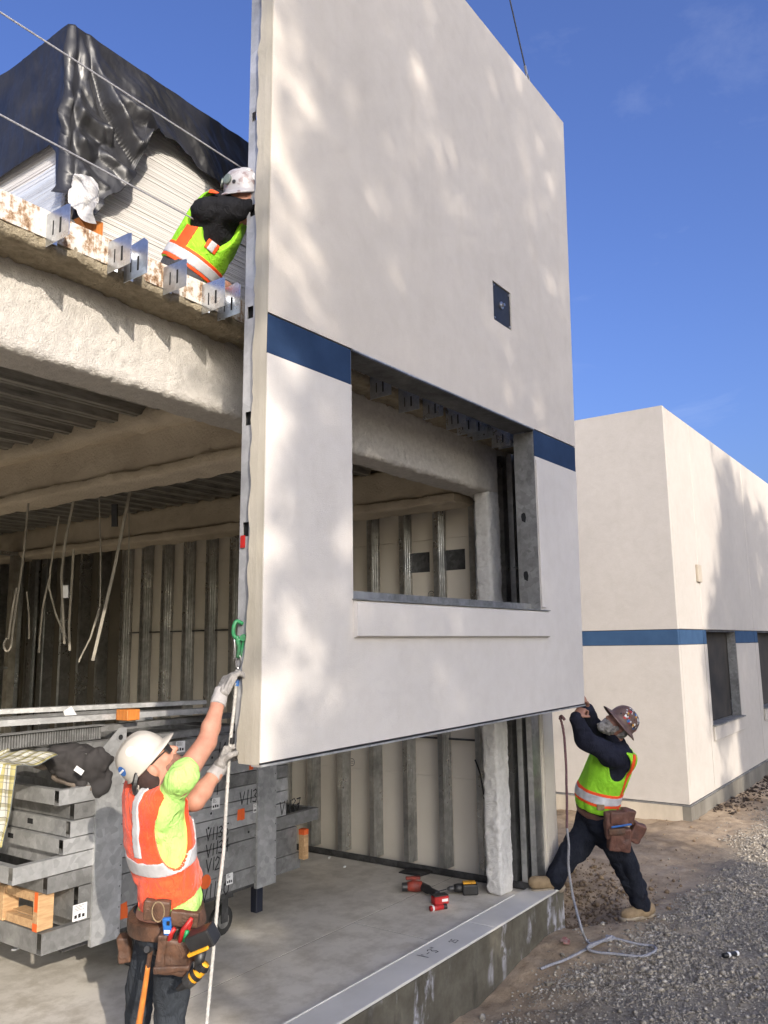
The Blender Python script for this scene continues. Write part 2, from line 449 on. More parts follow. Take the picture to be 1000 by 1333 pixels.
def m_floor():
    mt, nt, b = base_mat('concrete_floor'); v = coords(nt)
    a = noise(nt, v, .9, 8, .62, .3); c = noise(nt, v, 5, 8, .7); d = noise(nt, v, 60, 3)
    col = ramp(nt, a, [(.32, (.46, .425, .365)), (.5, (.60, .56, .49)), (.68, (.68, .64, .56))])
    st = ramp(nt, c, [(.36, (.66, .64, .60)), (.56, (1, 1, 1))])
    col = mix(nt, .8, col, st, 'MULTIPLY')
    sp = ramp(nt, d, [(.28, (.75, .75, .75)), (.4, (1, 1, 1))])
    col = mix(nt, .5, col, sp, 'MULTIPLY')
    lk(nt, col, b.inputs['Base Color'])
    lk(nt, ramp(nt, c, [(.35, (.5,)*3), (.65, (.78,)*3)]), b.inputs['Roughness'])
    bump(nt, b, c, .12, .006); return mt
MAT['floor'] = m_floor()

def m_found():
    mt, nt, b = base_mat('foundation_concrete'); v = coords(nt); vs = coords(nt, (1.7, 1.7, .50))
    a = noise(nt, v, 3.2, 8, .7); s = noise(nt, vs, 2.1, 7, .65, .4); d = noise(nt, v, 30, 5)
    col = ramp(nt, a, [(.3, (.055, .048, .034)), (.5, (.10, .09, .066)), (.7, (.155, .142, .11))])
    w = ramp(nt, s, [(.53, (0, 0, 0)), (.60, (1, 1, 1))])
    brk = ramp(nt, noise(nt, v, 9, 6), [(.42, (0, 0, 0)), (.55, (1, 1, 1))])
    w = mix(nt, 1.0, w, brk, 'MULTIPLY')
    w = mix(nt, 1.0, w, ramp(nt, noise(nt, v, 1.1, 3), [(.49, (0, 0, 0)), (.57, (1, 1, 1))]), 'MULTIPLY')
    col = mix(nt, w, col, (.46, .46, .50))
    drk = ramp(nt, noise(nt, vs, 3.4, 6), [(.30, (.4, .4, .4)), (.45, (1, 1, 1))])
    lk(nt, mix(nt, .9, col, drk, 'MULTIPLY'), b.inputs['Base Color'])
    b.inputs['Roughness'].default_value = .85
    bump(nt, b, d, .4, .008); return mt
MAT['found'] = m_found()
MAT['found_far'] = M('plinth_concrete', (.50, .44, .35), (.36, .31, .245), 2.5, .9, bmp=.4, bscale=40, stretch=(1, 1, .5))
MAT['sill'] = M('sill_board', (.64, .62, .58), (.56, .54, .50), 2.4, .9, bmp=.1, bscale=30)

def m_rustform():
    mt, nt, b = base_mat('rusted_white_form'); v = coords(nt); v2 = coords(nt, (7, 7, 1.2))
    a = noise(nt, v, 26, 8, .75); s = noise(nt, v2, 4, 5)
    k = mix(nt, .45, a, s)
    col = ramp(nt, k, [(.40, (.10, .045, .022)), (.46, (.33, .22, .13)), (.52, (.60, .565, .51))])
    lk(nt, col, b.inputs['Base Color']); b.inputs['Roughness'].default_value = .8
    bump(nt, b, a, .3, .004); return mt
MAT['rustform'] = m_rustform()

def m_ground():
    mt, nt, b = base_mat('dirt_ground'); v = coords(nt)
    a = noise(nt, v, .7, 9, .68, .4); c = noise(nt, v, 7, 8, .72); d = noise(nt, v, 55, 5, .7)
    dirt = ramp(nt, a, [(.28, (.22, .155, .09)), (.5, (.42, .32, .21)), (.72, (.55, .44, .31))])
    dirt = mix(nt, .8, dirt, ramp(nt, c, [(.3, (.52, .49, .46)), (.6, (1, 1, 1))]), 'MULTIPLY')
    dirt = mix(nt, .6, dirt, ramp(nt, d, [(.3, (.55, .53, .5)), (.5, (1, 1, 1))]), 'MULTIPLY')
    grav = ramp(nt, noise(nt, v, 34, 6, .75), [(.33, (.12, .10, .07)), (.5, (.27, .235, .18)), (.68, (.42, .375, .295))])
    sx = nt.nodes.new('ShaderNodeSeparateXYZ'); lk(nt, v, sx.inputs[0])
    ad = nt.nodes.new('ShaderNodeMath'); ad.operation = 'MULTIPLY_ADD'; lk(nt, a, ad.inputs[0]); ad.inputs[1].default_value = 1.3; lk(nt, sx.outputs[1], ad.inputs[2])
    mr = nt.nodes.new('ShaderNodeMapRange'); lk(nt, ad.outputs[0], mr.inputs[0])
    mr.inputs[1].default_value = .38; mr.inputs[2].default_value = -.25; mr.inputs[3].default_value = 0; mr.inputs[4].default_value = 1
    lk(nt, mix(nt, mr.outputs[0], dirt, grav), b.inputs['Base Color'])
    b.inputs['Roughness'].default_value = .95; b.inputs['Specular IOR Level'].default_value = .2
    bump(nt, b, c, .5, .03); return mt
MAT['ground'] = m_ground()

def m_stone():
    mt, nt, b = base_mat('gravel_stone')
    v = coords(nt); n = noise(nt, v, 24, 2, .5); n2 = noise(nt, v, 160, 3)
    col = ramp(nt, n, [(.3, (.13, .112, .085)), (.45, (.28, .25, .20)), (.6, (.40, .36, .295)), (.72, (.60, .55, .46))])
    lk(nt, mix(nt, .5, col, ramp(nt, n2, [(.35, (.7, .7, .7)), (.6, (1, 1, 1))]), 'MULTIPLY'), b.inputs['Base Color'])
    b.inputs['Roughness'].default_value = .9; return mt
MAT['stone'] = m_stone()

def m_tarp():
    mt, nt, b = base_mat('black_tarp'); v = coords(nt)
    lk(nt, ramp(nt, noise(nt, v, 3, 6), [(.35, (.012, .012, .013)), (.65, (.026, .026, .029))]), b.inputs['Base Color'])
    lk(nt, ramp(nt, noise(nt, v, 5, 5), [(.35, (.34,)*3), (.65, (.52,)*3)]), b.inputs['Roughness'])
    v2 = coords(nt, (1, 1, .4))
    def cone(sc):
        vo = nt.nodes.new('ShaderNodeTexVoronoi'); vo.inputs['Scale'].default_value = sc
        ad = nt.nodes.new('ShaderNodeMixRGB'); ad.blend_type = 'ADD'; ad.inputs[0].default_value = .12
        nn = nt.nodes.new('ShaderNodeTexNoise'); nn.inputs['Scale'].default_value = 3; lk(nt, v2, nn.inputs['Vector'])
        lk(nt, v2, ad.inputs[1]); lk(nt, nn.outputs['Color'], ad.inputs[2]); lk(nt, ad.outputs[0], vo.inputs['Vector']); return vo.outputs['Distance']
    bump(nt, b, cone(24.0), .18, .015); return mt
MAT['tarp'] = m_tarp()

def m_film():
    mt, nt, b = base_mat('stretch_film'); v = coords(nt, (.3, .3, 14))
    b.inputs['Base Color'].default_value = (.62, .68, .78, 1)
    b.inputs['Roughness'].default_value = .18
    tr = nt.nodes.new('ShaderNodeBsdfTransparent'); mx = nt.nodes.new('ShaderNodeMixShader')
    lk(nt, ramp(nt, noise(nt, v, 4, 5), [(.35, (.72,)*3), (.7, (.25,)*3)]), mx.inputs[0])
    lk(nt, b.outputs[0], mx.inputs[2]); lk(nt, tr.outputs[0], mx.inputs[1])
    bump(nt, b, noise(nt, v, 6, 5), .4, .02)
    lk(nt, mx.outputs[0], nt.nodes['Material Output'].inputs['Surface']); return mt
MAT['film'] = m_film()
MAT['sheet_metal'] = M('stacked_sheet', (.70, .68, .65), (.52, .50, .47), 3, .55, metal=.1, stretch=(.3, .3, 30))

def m_plaid():
    mt, nt, b = base_mat('plaid_cloth'); tc = nt.nodes.new('ShaderNodeTexCoord')
    sx = nt.nodes.new('ShaderNodeSeparateXYZ'); lk(nt, tc.outputs['UV'], sx.inputs[0])
    def stripes(ch, mul, thr):
        m1 = nt.nodes.new('ShaderNodeMath'); m1.operation = 'MULTIPLY'; lk(nt, sx.outputs[ch], m1.inputs[0]); m1.inputs[1].default_value = mul
        m2 = nt.nodes.new('ShaderNodeMath'); m2.operation = 'FRACT'; lk(nt, m1.outputs[0], m2.inputs[0])
        m3 = nt.nodes.new('ShaderNodeMath'); m3.operation = 'LESS_THAN'; lk(nt, m2.outputs[0], m3.inputs[0]); m3.inputs[1].default_value = thr
        return m3.outputs[0]
    c = mix(nt, stripes(0, 7, .35), (.60, .58, .50), (.36, .32, .14))
    c2 = mix(nt, stripes(1, 9, .30), (1, 1, 1), (.62, .60, .50))
    c = mix(nt, 1.0, c, c2, 'MULTIPLY')
    c = mix(nt, stripes(0, 14, .07), c, (.09, .10, .10)); c = mix(nt, stripes(1, 18, .08), c, (.13, .13, .12))
    lk(nt, c, b.inputs['Base Color']); b.inputs['Roughness'].default_value = .9; return mt
MAT['plaid'] = m_plaid()
MAT['jacket_cloth'] = M('jacket_cloth', (.022, .020, .020), (.035, .031, .030), 6, .85, bmp=.3, bscale=160, bdist=.003)
MAT['jacket_lining'] = M('jacket_lining', (.19, .155, .125), (.13, .105, .085), 7, .9, bmp=.4, bscale=60, bdist=.005)
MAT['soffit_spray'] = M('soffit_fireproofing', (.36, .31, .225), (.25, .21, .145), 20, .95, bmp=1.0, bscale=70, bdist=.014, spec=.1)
MAT['strap_tan'] = M('dusty_strap', (.36, .33, .27), (.22, .20, .165), 8, .6, metal=.2)
MAT['plinth_shaded_dirty'] = M('plinth_shaded_dirty', (.20, .185, .155), (.11, .10, .08), 2.5, .9, bmp=.4, bscale=40, stretch=(1, 1, .5))  # darker plinth concrete for the front: shade and dirt put into the colour
MAT['dull_red'] = M('dull_red', (.30, .06, .05), (.40, .33, .29), 22, .8)
# ------------------------------------------------------------------ ground
def sstep(t): t = np.clip(t, 0, 1); return t*t*(3-2*t)
def gheight(x, y):
    x = np.asarray(x, float); y = np.asarray(y, float)
    d = np.hypot(x-CAM[0], y-CAM[1])
    z = -.30+.55*sstep((4.6-d)/2.6)
    z = z-.10*sstep((-x-.6)/.9)*sstep((y+1.2)/1.0)
    z = z-.16*np.exp(-(((x-.42)/.42)**2+((y-.12)/.33)**2))
    z = z+.10*np.exp(-(((x-1.5)/.8)**2+((y-.55)/.45)**2))
    z = z+.05*np.exp(-(((x-2.8)/.9)**2+((y-.2)/.5)**2))
    p = np.stack([x.ravel(), y.ravel(), np.zeros(x.size)], -1)
    n = (vnoise(p, .9)[:, 0]*.03+vnoise(p, 2.7, 3.1)[:, 0]*.018+vnoise(p, 8.0, 9.7)[:, 0]*.012+vnoise(p, 19.0, 5.7)[:, 0]*.006).reshape(x.shape)
    near = np.exp(-(np.hypot(x, y)/60.0)**2)
    pit = np.exp(-(((x-.5)/.7)**2+((y-.2)/.6)**2))
    n2 = (vnoise(p, 13.0, 1.7)[:, 1]*.03).reshape(x.shape)*pit
    z = z+n*near+n2
    inside = sstep((y-.02)/.1)*sstep((-.05-x)/.1)
    return z*(1-inside)-.5*inside
gx = np.concatenate([-np.geomspace(600, 4.2, 26), np.arange(-4, 3.0, .03), np.arange(3.0, 14.01, .07), np.geomspace(15, 600, 24)])
gy = np.concatenate([-np.geomspace(600, 4.2, 26), np.arange(-4, 2.2, .035), np.geomspace(2.4, 600, 30)])
GX, GY = np.meshgrid(gx, gy, indexing='ij')
gv = np.stack([GX, GY, gheight(GX, GY)], -1).reshape(-1, 3)
gi = np.arange(len(gx)*len(gy)).reshape(len(gx), len(gy))
gf = np.stack([gi[:-1, :-1], gi[1:, :-1], gi[1:, 1:], gi[:-1, 1:]], -1).reshape(-1, 4)
tag(np_mesh('ground', gv, gf, MAT['ground']), kind='structure', label='bare brown dirt turning to gravel beside the new building')

# gravel stones
def stones(name, xs, ys, sizes, mt, flat=.7, sink=.35, seed=3):
    rg = np.random.default_rng(seed)
    bm = bmesh.new(); bmesh.ops.create_icosphere(bm, subdivisions=1, radius=1.0)
    bv = np.array([v.co[:] for v in bm.verts]); bf = np.array([[v.index for v in f.verts] for f in bm.faces]); bm.free()
    # drop to a cheap 12-vertex / 20-face form
    n = len(xs); nv = len(bv)
    jit = 1+(rg.random((n, nv, 1))-.5)*.55
    P = bv[None]*jit*np.stack([np.ones(n), .65+.45*rg.random(n), flat*(.7+.5*rg.random(n))], -1)[:, None, :]
    a = rg.random(n)*6.283; ca, sa = np.cos(a)[:, None], np.sin(a)[:, None]
    tl = (rg.random(n)-.5)*1.0; ct, st = np.cos(tl)[:, None], np.sin(tl)[:, None]
    x, y, z = P[..., 0], P[..., 1], P[..., 2]
    y, z = y*ct-z*st, y*st+z*ct
    x, y = x*ca-y*sa, x*sa+y*ca
    P = np.stack([x, y, z], -1)*np.asarray(sizes)[:, None, None]
    gz = gheight(np.asarray(xs), np.asarray(ys))
    P += np.stack([xs, ys, gz+np.asarray(sizes)*(flat-sink)], -1)[:, None, :]
    F = bf[None]+(np.arange(n)*nv)[:, None, None]
    return tag(np_mesh(name, P.reshape(-1, 3), F.reshape(-1, 3), mt, smooth=False), kind='stuff')
rg = np.random.default_rng(11)
N = 220000
t = rg.random(N); sx = -3.2+12.5*t**1.7; sy = -3.2+3.1*rg.random(N)
nz = vnoise(np.stack([sx, sy, sx*0], -1), 1.1, 2.0)[:, 0]
edge = -.42+.22*nz+.34*np.clip(-sx-.2, 0, 1)
keep = (rg.random(N) < np.clip((edge-sy)/.30, 0.03*(sy < .0), 1))
keep &= ~((sx < 0) & (sy > -.04))
patch = vnoise(np.stack([sx, sy, sx*0], -1), 2.2, 12.0)[:, 0]
keep &= rg.random(N) < np.clip(.80+1.3*patch, .18, 1)
sx, sy = sx[keep], sy[keep]
ss = np.clip(rg.lognormal(math.log(.0059), .48, len(sx)), .005, .030)
stones('gravel', sx, sy, ss, MAT['stone'])
N = 2600
cx = np.concatenate([rg.normal(.7, .5, 1700), rg.random(320)*7-.2]); cy = np.concatenate([rg.normal(.15, .3, 1700), rg.random(320)*2.0-.5])
k = (cx > .05) & (cx < 7) & (cy < 3)
cs = np.clip(rg.lognormal(math.log(.0075), .55, len(cx)), .003, .034)[k]
clod_mat = M('dirt_clod', (.25, .18, .11), (.15, .10, .06), 20, .95, bmp=.5, bscale=60)
stones('dirt_clods', cx[k], cy[k], cs, clod_mat, .8, .3, 8)
# dark bark and rubbish against the far plinth
N = 900
mx_ = 5.2+rg.random(N)*8; my_ = .15-np.abs(rg.normal(0, .22, N))
stones('mulch_debris', mx_, my_, np.clip(rg.lognormal(math.log(.014), .5, N), .005, .05), M('mulch', (.065, .045, .03), (.03, .02, .014), 12, .95), .5, .2, 21)

# ------------------------------------------------------------------ slab and foundation
slab = MB().box(-13, -.24, .235, 13, -.6, -.014).build('concrete_slab', MAT['found'])
tag(slab, 'grey stained concrete floor slab of the unfinished building', kind='structure')
ys = [.235, .926, 4.9, 9.0, 13]; xs_ = [-13, -8.6, -4.6, -.24]
def bay(x0, x1, y0, y1, poly=None):
    b = MB().box(x0+.004, x1-.004, y0+.004, y1-.004, -.013, 0.0).build('slab_bay', MAT['floor'], slab)
for i in range(len(xs_)-1):
    for j in range(1, len(ys)-1):
        if xs_[i] == -4.6 or True: bay(xs_[i], xs_[i+1], ys[j], ys[j+1])
bay(-13, -8.6, .235, .926); bay(-8.6, -4.6, .235, .926); bay(-4.6, -1.64, .235, .926); bay(-1.64, -.24, .235, .926)
for y in (.926, 4.9, 9.0): MB().box(-12.99, -.245, y-.0045, y+.0045, -.0135, -.002).build('joint_sealant', MAT['dark'], slab)
MB().box(-1.6445, -1.6355, .245, .92, -.0135, -.002).build('joint_sealant', MAT['dark'], slab)
fd = MB(); fd.box(-13, 0, 0, .228, -.75, -.006); fd.box(-.232, 0, .228, 13, -.75, -.006)
fo = fd.build('foundation_wall', MAT['found'], bevel=.008)
tag(fo, 'grey concrete foundation edge with white efflorescence streaks', kind='structure')
sill = thing('sill_board', 'pale grey flat boards capping the slab edge with faint marker scribble', 'sill', (-1.5, .11, 0))
for a, b in ((-13, -6.2), (-6.196, -1.205), (-1.20, -.002)):
    MB().box(a, b, -.006, .222, -.003, .014).build('board', MAT['sill'], sill, bevel=.003)
MB().box(-13, -.45, .222, .233, -.003, .020).build('edge_strip', MAT['sill'], sill, bevel=.002)
# faint marker scribble on the sill
def ribbon(mb, pts, w, n):
    """flat pen stroke along pts (3D), lying in the plane with normal n"""
    n = nrm(n)
    for a, b in zip(pts[:-1], pts[1:]):
        a = np.asarray(a, float); b = np.asarray(b, float); d = b-a; L = np.linalg.norm(d)
        if L < 1e-6: continue
        d = d/L; s = np.cross(n, d); e = d*w*.4
        mb.add([a-e-s*w/2, b+e-s*w/2, b+e+s*w/2, a-e+s*w/2], [(0, 1, 2, 3)])
STROKE = {
 'V': [[(0, 1), (.32, 0), (.62, 1)]], 'U': [[(0, 1), (.04, .25), (.25, 0), (.5, .2), (.55, 1)]],
 '0': [[(.3, 1), (.05, .75), (.03, .3), (.25, 0), (.5, .2), (.55, .7), (.3, 1)]],
 '1': [[(.25, 1), (.22, 0)]], 'I': [[(.05, .78), (.25, 1), (.24, 0)], [(.02, 0), (.46, 0)]],
 '2': [[(.02, .75), (.2, 1), (.48, .85), (.4, .5), (0, 0), (.55, .03)]],
 '3': [[(.02, .9), (.3, 1), (.48, .8), (.2, .53), (.5, .32), (.35, .03), (0, .1)]],
 '4': [[(.38, 0), (.4, 1), (0, .35), (.6, .38)]],
 '5': [[(.5, 1), (.1, .97), (.07, .55), (.4, .55), (.5, .25), (.3, 0), (0, .08)]],
 '7': [[(0, .96), (.5, 1), (.2, 0)], [(.1, .5), (.45, .55)]],
 '8': [[(.3, .53), (.06, .76), (.28, 1), (.5, .8), (.05, .25), (.28, 0), (.52, .25), (.3, .53)]],
 '9': [[(.48, .7), (.2, .55), (.06, .8), (.3, 1), (.48, .8), (.42, 0)]],
 '-': [[(.05, .5), (.45, .5)]], '.': [[(.1, .05), (.16, .05)]], '"': [[(.1, 1), (.1, .8)], [(.3, 1), (.3, .8)]], "'": [[(.1, 1), (.1, .8)]],
}
def write(mb, txt, o, ux, uy, h, w, n, rnd=None):
    x = 0; rnd = rnd or random.Random(len(txt)*7+ord(txt[0]))
    o = np.asarray(o, float); ux = nrm(ux); uy = nrm(uy)
    for c in txt:
        dy = rnd.uniform(-.06, .06); sc = rnd.uniform(.92, 1.1)
        for st in STROKE.get(c, []):
            ribbon(mb, [o+ux*(x+p[0]*h*.9*sc)+uy*(p[1]*sc+dy)*h for p in st], w, n)
        x += h*(.42 if c in "1.'" else .66)
mbw = MB(); write(mbw, "1'-3\"", (-1.96, .085, .0155), (1, 0.02, 0), (-.1, 1, 0), .075, .007, (0, 0, 1)); write(mbw, "25", (-1.63, .075, .0155), (1, .05, 0), (-.1, 1, 0), .05, .006, (0, 0, 1))
mbw.build('marker_note', MAT['marker'], sill)

# ------------------------------------------------------------------ open building: right stud wall
wall = thing('stud_wall', 'steel stud side wall of the open building with cream sheathing behind', 'wall', (-.15, 3, 0))
def cstud(mb, x0, x1, y, z0, z1, fl=.05, t=.003, s=1):
    """C stud: web on the y side, flanges running +y"""
    mb.box(x0, x1, y, y+t*s, z0, z1)
    mb.box(x0, x0+t, y+t*s, y+fl*s, z0, z1); mb.box(x1-t, x1, y+t*s, y+fl*s, z0, z1)
    mb.box(x0+t, x0+.016, y+(fl-t)*s, y+fl*s, z0, z1)
stud_y = [.125, .215, .31] + [.62+.385*i for i in range(14)] + [6.1+.4*i for i in range(16)]
for i, y in enumerate(stud_y):
    mb = MB(); cstud(mb, -.222, -.074, y, .045, 3.28 if y > .5 else 3.66)
    mb.build('stud', MAT['galv_stud'], wall)
    if .5 < y < 6:
        r = MB()
        for x in (-.185, -.15, -.115): r.box(x-.004, x+.004, y-.005, y-.0005, .05, 3.27)
        r.build('web_rib', MAT['galv_stud'], wall)
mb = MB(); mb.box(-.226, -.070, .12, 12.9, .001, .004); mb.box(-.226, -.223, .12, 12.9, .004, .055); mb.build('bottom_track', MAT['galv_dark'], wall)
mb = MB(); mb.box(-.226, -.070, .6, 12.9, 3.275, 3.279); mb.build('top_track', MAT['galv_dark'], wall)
zs = [(-.02, .80), (.803, 1.98), (1.983, 2.985), (2.988, 3.75)]
yy = [.11, 1.0, 2.2, 3.4, 4.6, 5.83]
for j in range(5):
    for a, b in zs:
        MB().box(-.07, -.05, yy[j]+.0015, yy[j+1]-.0015, a, b).build('sheathing_board', MAT['sheath'], wall)
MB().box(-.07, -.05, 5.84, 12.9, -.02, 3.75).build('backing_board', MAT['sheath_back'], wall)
MB().box(-.05, .15, .10, 12.9, -.02, 3.75).build('insulation_panel', MAT['stucco'], wall)
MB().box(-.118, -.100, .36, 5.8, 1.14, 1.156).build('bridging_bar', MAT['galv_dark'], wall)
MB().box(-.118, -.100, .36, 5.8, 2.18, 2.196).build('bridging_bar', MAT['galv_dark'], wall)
for a, b in ((.80, 1.02), (1.19, 1.41)):
    MB().box(-.074, -.071, a, b, 2.68, 2.87).build('backing_plate', MAT['galv_dark'], wall)
MB().tube(spline([(-.23, .67, 1.0), (-.245, .62, .9), (-.24, .60, .78), (-.235, .585, .66), (-.24, .56, .55)]), .007, 6).build('loose_cable', MAT['tool_black'], wall)
MB().tube([(-.235, .585, .68), (-.25, .57, .60), (-.24, .55, .52)], .011, 6).build('cable_clip', MAT['chrome'], wall)
# small printed stamp rings on the sheathing
def ring_mark(y, z, r=.035):
    mb = MB(); pts = [(-.0712, y+r*math.cos(a), z+r*math.sin(a)) for a in np.linspace(0, 2*math.pi, 17)]
    ribbon(mb, pts, .005, (1, 0, 0))
    for q in (-.01, .008): ribbon(mb, [(-.0712, y-.02, z+q), (-.0712, y+.02, z+q)], .004, (1, 0, 0))
    mb.build('stamp_mark', MAT['pants_grey'], wall)
ring_mark(1.18, 2.46); ring_mark(2.15, .86); ring_mark(1.9, 2.34)

# ------------------------------------------------------------------ column and beams
tag(lumpy_box('sprayed_column', (-.52, .30, 0), (-.30, .445, 3.3), .011, MAT['spray_white'], amps=((4, .004), (16, .006), (40, .006), (80, .003)), round_=.03),
    'rough white fireproofed corner column standing on the slab', 'column')
fb = thing('front_beam', 'long cream fireproofed edge beam over the open front', 'beam', (-4, .42, 3.3))
lumpy_box('beam_web', (-5.4, .30, 3.285), (-.30, .56, 3.735), .013, MAT['spray'], fb, amps=((3, .006), (15, .004), (40, .0045), (85, .003)), round_=.04)
lumpy_box('beam_web', (-9.5, .30, 3.285), (-5.39, .56, 3.735), .04, MAT['spray'], fb, amps=((3, .007), (15, .008)), round_=.04)
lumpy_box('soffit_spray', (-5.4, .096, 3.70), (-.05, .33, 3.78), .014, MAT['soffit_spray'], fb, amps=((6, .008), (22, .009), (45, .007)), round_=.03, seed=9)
cb = thing('cross_beam', 'tan fireproofed beam running back into the open building', 'beam', (-2.95, 3, 3.2))
lumpy_box('beam_web', (-3.08, .56, 3.24), (-2.84, 12.5, 3.62), .035, MAT['spray_tan'], cb, amps=((3, .014), (14, .010), (38, .005)), round_=.05, seed=2)
lumpy_box('beam_flange', (-3.12, .56, 3.17), (-2.80, 12.5, 3.25), .035, MAT['spray_tan'], cb, amps=((3, .010), (14, .012), (38, .005)), round_=.035, seed=5)
lumpy_box('beam_haunch', (-3.20, .56, 3.50), (-2.72, 12.5, 3.66), .04, MAT['spray_tan'], cb, amps=((3, .014), (12, .014)), round_=.06, seed=6)
wb = thing('wall_beam', 'tan fireproofed beam along the top of the stud wall', 'beam', (-.4, 3, 3.2))
lumpy_box('beam_web', (-.52, .60, 3.31), (-.24, 12.5, 3.63), .035, MAT['spray_tan'], wb, amps=((3, .014), (14, .010), (38, .005)), round_=.05, seed=12)
lumpy_box('beam_flange', (-.58, .60, 3.225), (-.20, 12.5, 3.315), .035, MAT['spray_tan'], wb, amps=((3, .010), (14, .012), (38, .005)), round_=.035, seed=15)
rb = thing('rear_beam', 'dim fireproofed beam far back under the deck', 'beam', (-6, 6.9, 3.3))
lumpy_box('beam_web', (-12.8, 6.75, 3.36), (-3.2, 7.05, 3.63), .06, MAT['spray_tan'], rb, amps=((3, .014), (12, .010)), round_=.05, seed=22)
lumpy_box('beam_flange', (-12.8, 6.70, 3.29), (-3.2, 7.10, 3.365), .06, MAT['spray_tan'], rb, amps=((3, .012), (12, .012)), round_=.03, seed=23)

# ------------------------------------------------------------------ roof deck
deck = thing('roof_deck', 'ribbed steel roof deck spanning over the open floor', 'roof deck', (-4, 4, 3.6))
MB().box(-13, .0, .33, 13, 3.66, 3.86).build('deck_slab', MAT['floor'], deck)
def rib_mesh(x0, x1, y0, y1, pitch=.265):
    mb = MB(); y = y0
    while y < y1:
        prof = [(y, 3.655), (y+.05, 3.655), (y+.075, 3.585), (y+.115, 3.585), (y+.12, 3.578), (y+.125, 3.585), (y+.165, 3.585), (y+.19, 3.655), (y+pitch, 3.655)]
        n = len(prof); vs = [(x, a, b) for x in (x0, x1) for a, b in prof]
        mb.add(vs, [(i, i+1, n+i+1, n+i) for i in range(n-1)])
        mb.add([(x0+.002, y+.05, 3.655), (x0+.002, y+.19, 3.655), (x0+.002, y+.165, 3.585), (x0+.002, y+.075, 3.585)], [(0, 1, 2, 3)])
        mb.add([(x1-.002, y+.05, 3.655), (x1-.002, y+.19, 3.655), (x1-.002, y+.165, 3.585), (x1-.002, y+.075, 3.585)], [(0, 1, 2, 3)])
        y += pitch
    return mb
rib_mesh(-12.9, -3.17, .66, 12.6).build('corrugated_sheet', MAT['deck'], deck)
rib_mesh(-2.74, -.56, .66, 12.6).build('corrugated_sheet', MAT['deck'], deck)
edge_t = thing('deck_edge_form', 'rust streaked white steel form along the roof edge with projecting clips', 'roof edge', (-3, .1, 3.8))
for a, b in ((-13, -5.6), (-5.597, -4.50), (-4.497, -3.2), (-3.197, -1.6), (-1.597, -.02)):
    MB().box(a, b, .092, .10, 3.745, 3.872).build('form_plate', MAT['rustform'], edge_t)
MB().box(-13, -.02, .101, .32, 3.785, 3.862).build('edge_pour', MAT['floor'], edge_t)
clip0 = None
for k, x in enumerate([-5.9, -5.55, -5.2, -4.84, -4.53, -4.44, -4.21, -3.96, -3.85, -3.5, -3.2, -2.85, -2.5, -2.17, -1.86, -1.54, -1.38, -1.22, -1.14, -.82, -.70]):
    h = 3.70+.012*math.sin(k*2.3)
    if x > -2.6: h = 3.585+.012*math.sin(k*2.3)
    mb = MB(); mb.prism([(-.078, h), (.09, h-.004), (.09, 3.852), (-.05, 3.852+(.018 if k % 3 == 2 else 0)), (-.078, 3.846)], (x, 0, 0), (0, 1, 0), (0, 0, 1), (1, 0, 0), .003)
    mb.box(x+.0031, x+.05, .084, .0915, h+.02, 3.845)
    c = mb.build('clip', MAT['galv_clip'], edge_t)
    MB().box(x-.0012, x-.0002, -.02, -.008, h+.03, h+.10).build('slot', MAT['dark'], c); MB().box(x-.0012, x-.0002, .035, .042, h+.035, h+.10).build('slot', MAT['dark'], c)

# safety cables along the roof edge
for z in (4.20, 4.66):
    c = MB().tube([(-9.5, .1, z+.02), (-3.7, .1, z-.005), (-.9, .1, z+.01)], .0043, 6).build('safety_cable', MAT['rope_grey'])
    tag(c, 'upper steel safety cable strung along the roof edge' if z > 4.4 else 'lower steel safety cable strung along the roof edge', 'cable', 'safety cables on the roof edge')
for x in (-9.4, -1.0):
    MB_ = MB().box(x-.025, x+.025, .12, .17, 3.86, 4.75).build('rail_post', MAT['galv_dull'])
    tag(MB_, 'steel guard rail post on the roof edge behind the hoisted panel' if x > -5 else 'steel guard rail post at the far end of the safety cables', 'post', 'guard rail posts')

# ------------------------------------------------------------------ dark back of the building
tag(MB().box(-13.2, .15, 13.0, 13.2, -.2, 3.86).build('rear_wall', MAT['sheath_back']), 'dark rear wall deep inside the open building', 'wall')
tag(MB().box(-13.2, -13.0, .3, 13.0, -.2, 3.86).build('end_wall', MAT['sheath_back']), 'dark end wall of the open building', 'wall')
part = thing('partition_frame', 'dim steel stud partition standing in the dark back of the building', 'wall frame', (-4, 7.4, 0))
for px, w in ((17, .10), (24, .05), (44, .05), (58, .06), (66, .05), (77, .05), (94, .11), (103, .05), (112, .06), (121, .05), (127, .10), (141, .10)):
    p = aty(px, 830, 7.4); x = p[0]
    mb = MB(); mb.box(x-w/2, x+w/2, 7.4, 7.403, 0, 3.25); mb.box(x-w/2, x-w/2+.003, 7.403, 7.5, 0, 3.25); mb.box(x+w/2-.003, x+w/2, 7.403, 7.5, 0, 3.25)
    mb.build('stud', MAT['strap_tan'] if w > .09 else MAT['galv_stud'], part)
mb = MB(); mb.box(-9, -.6, 7.404, 7.5, 3.25, 3.3); mb.box(-9, -.6, 7.404, 7.5, 1.75, 1.78); mb.build('track', MAT['galv_stud'], part)
MB().box(-9, -.7, 9.0, 9.02, 0, 3.3).build('backing_board', MAT['sheath_back'], part)

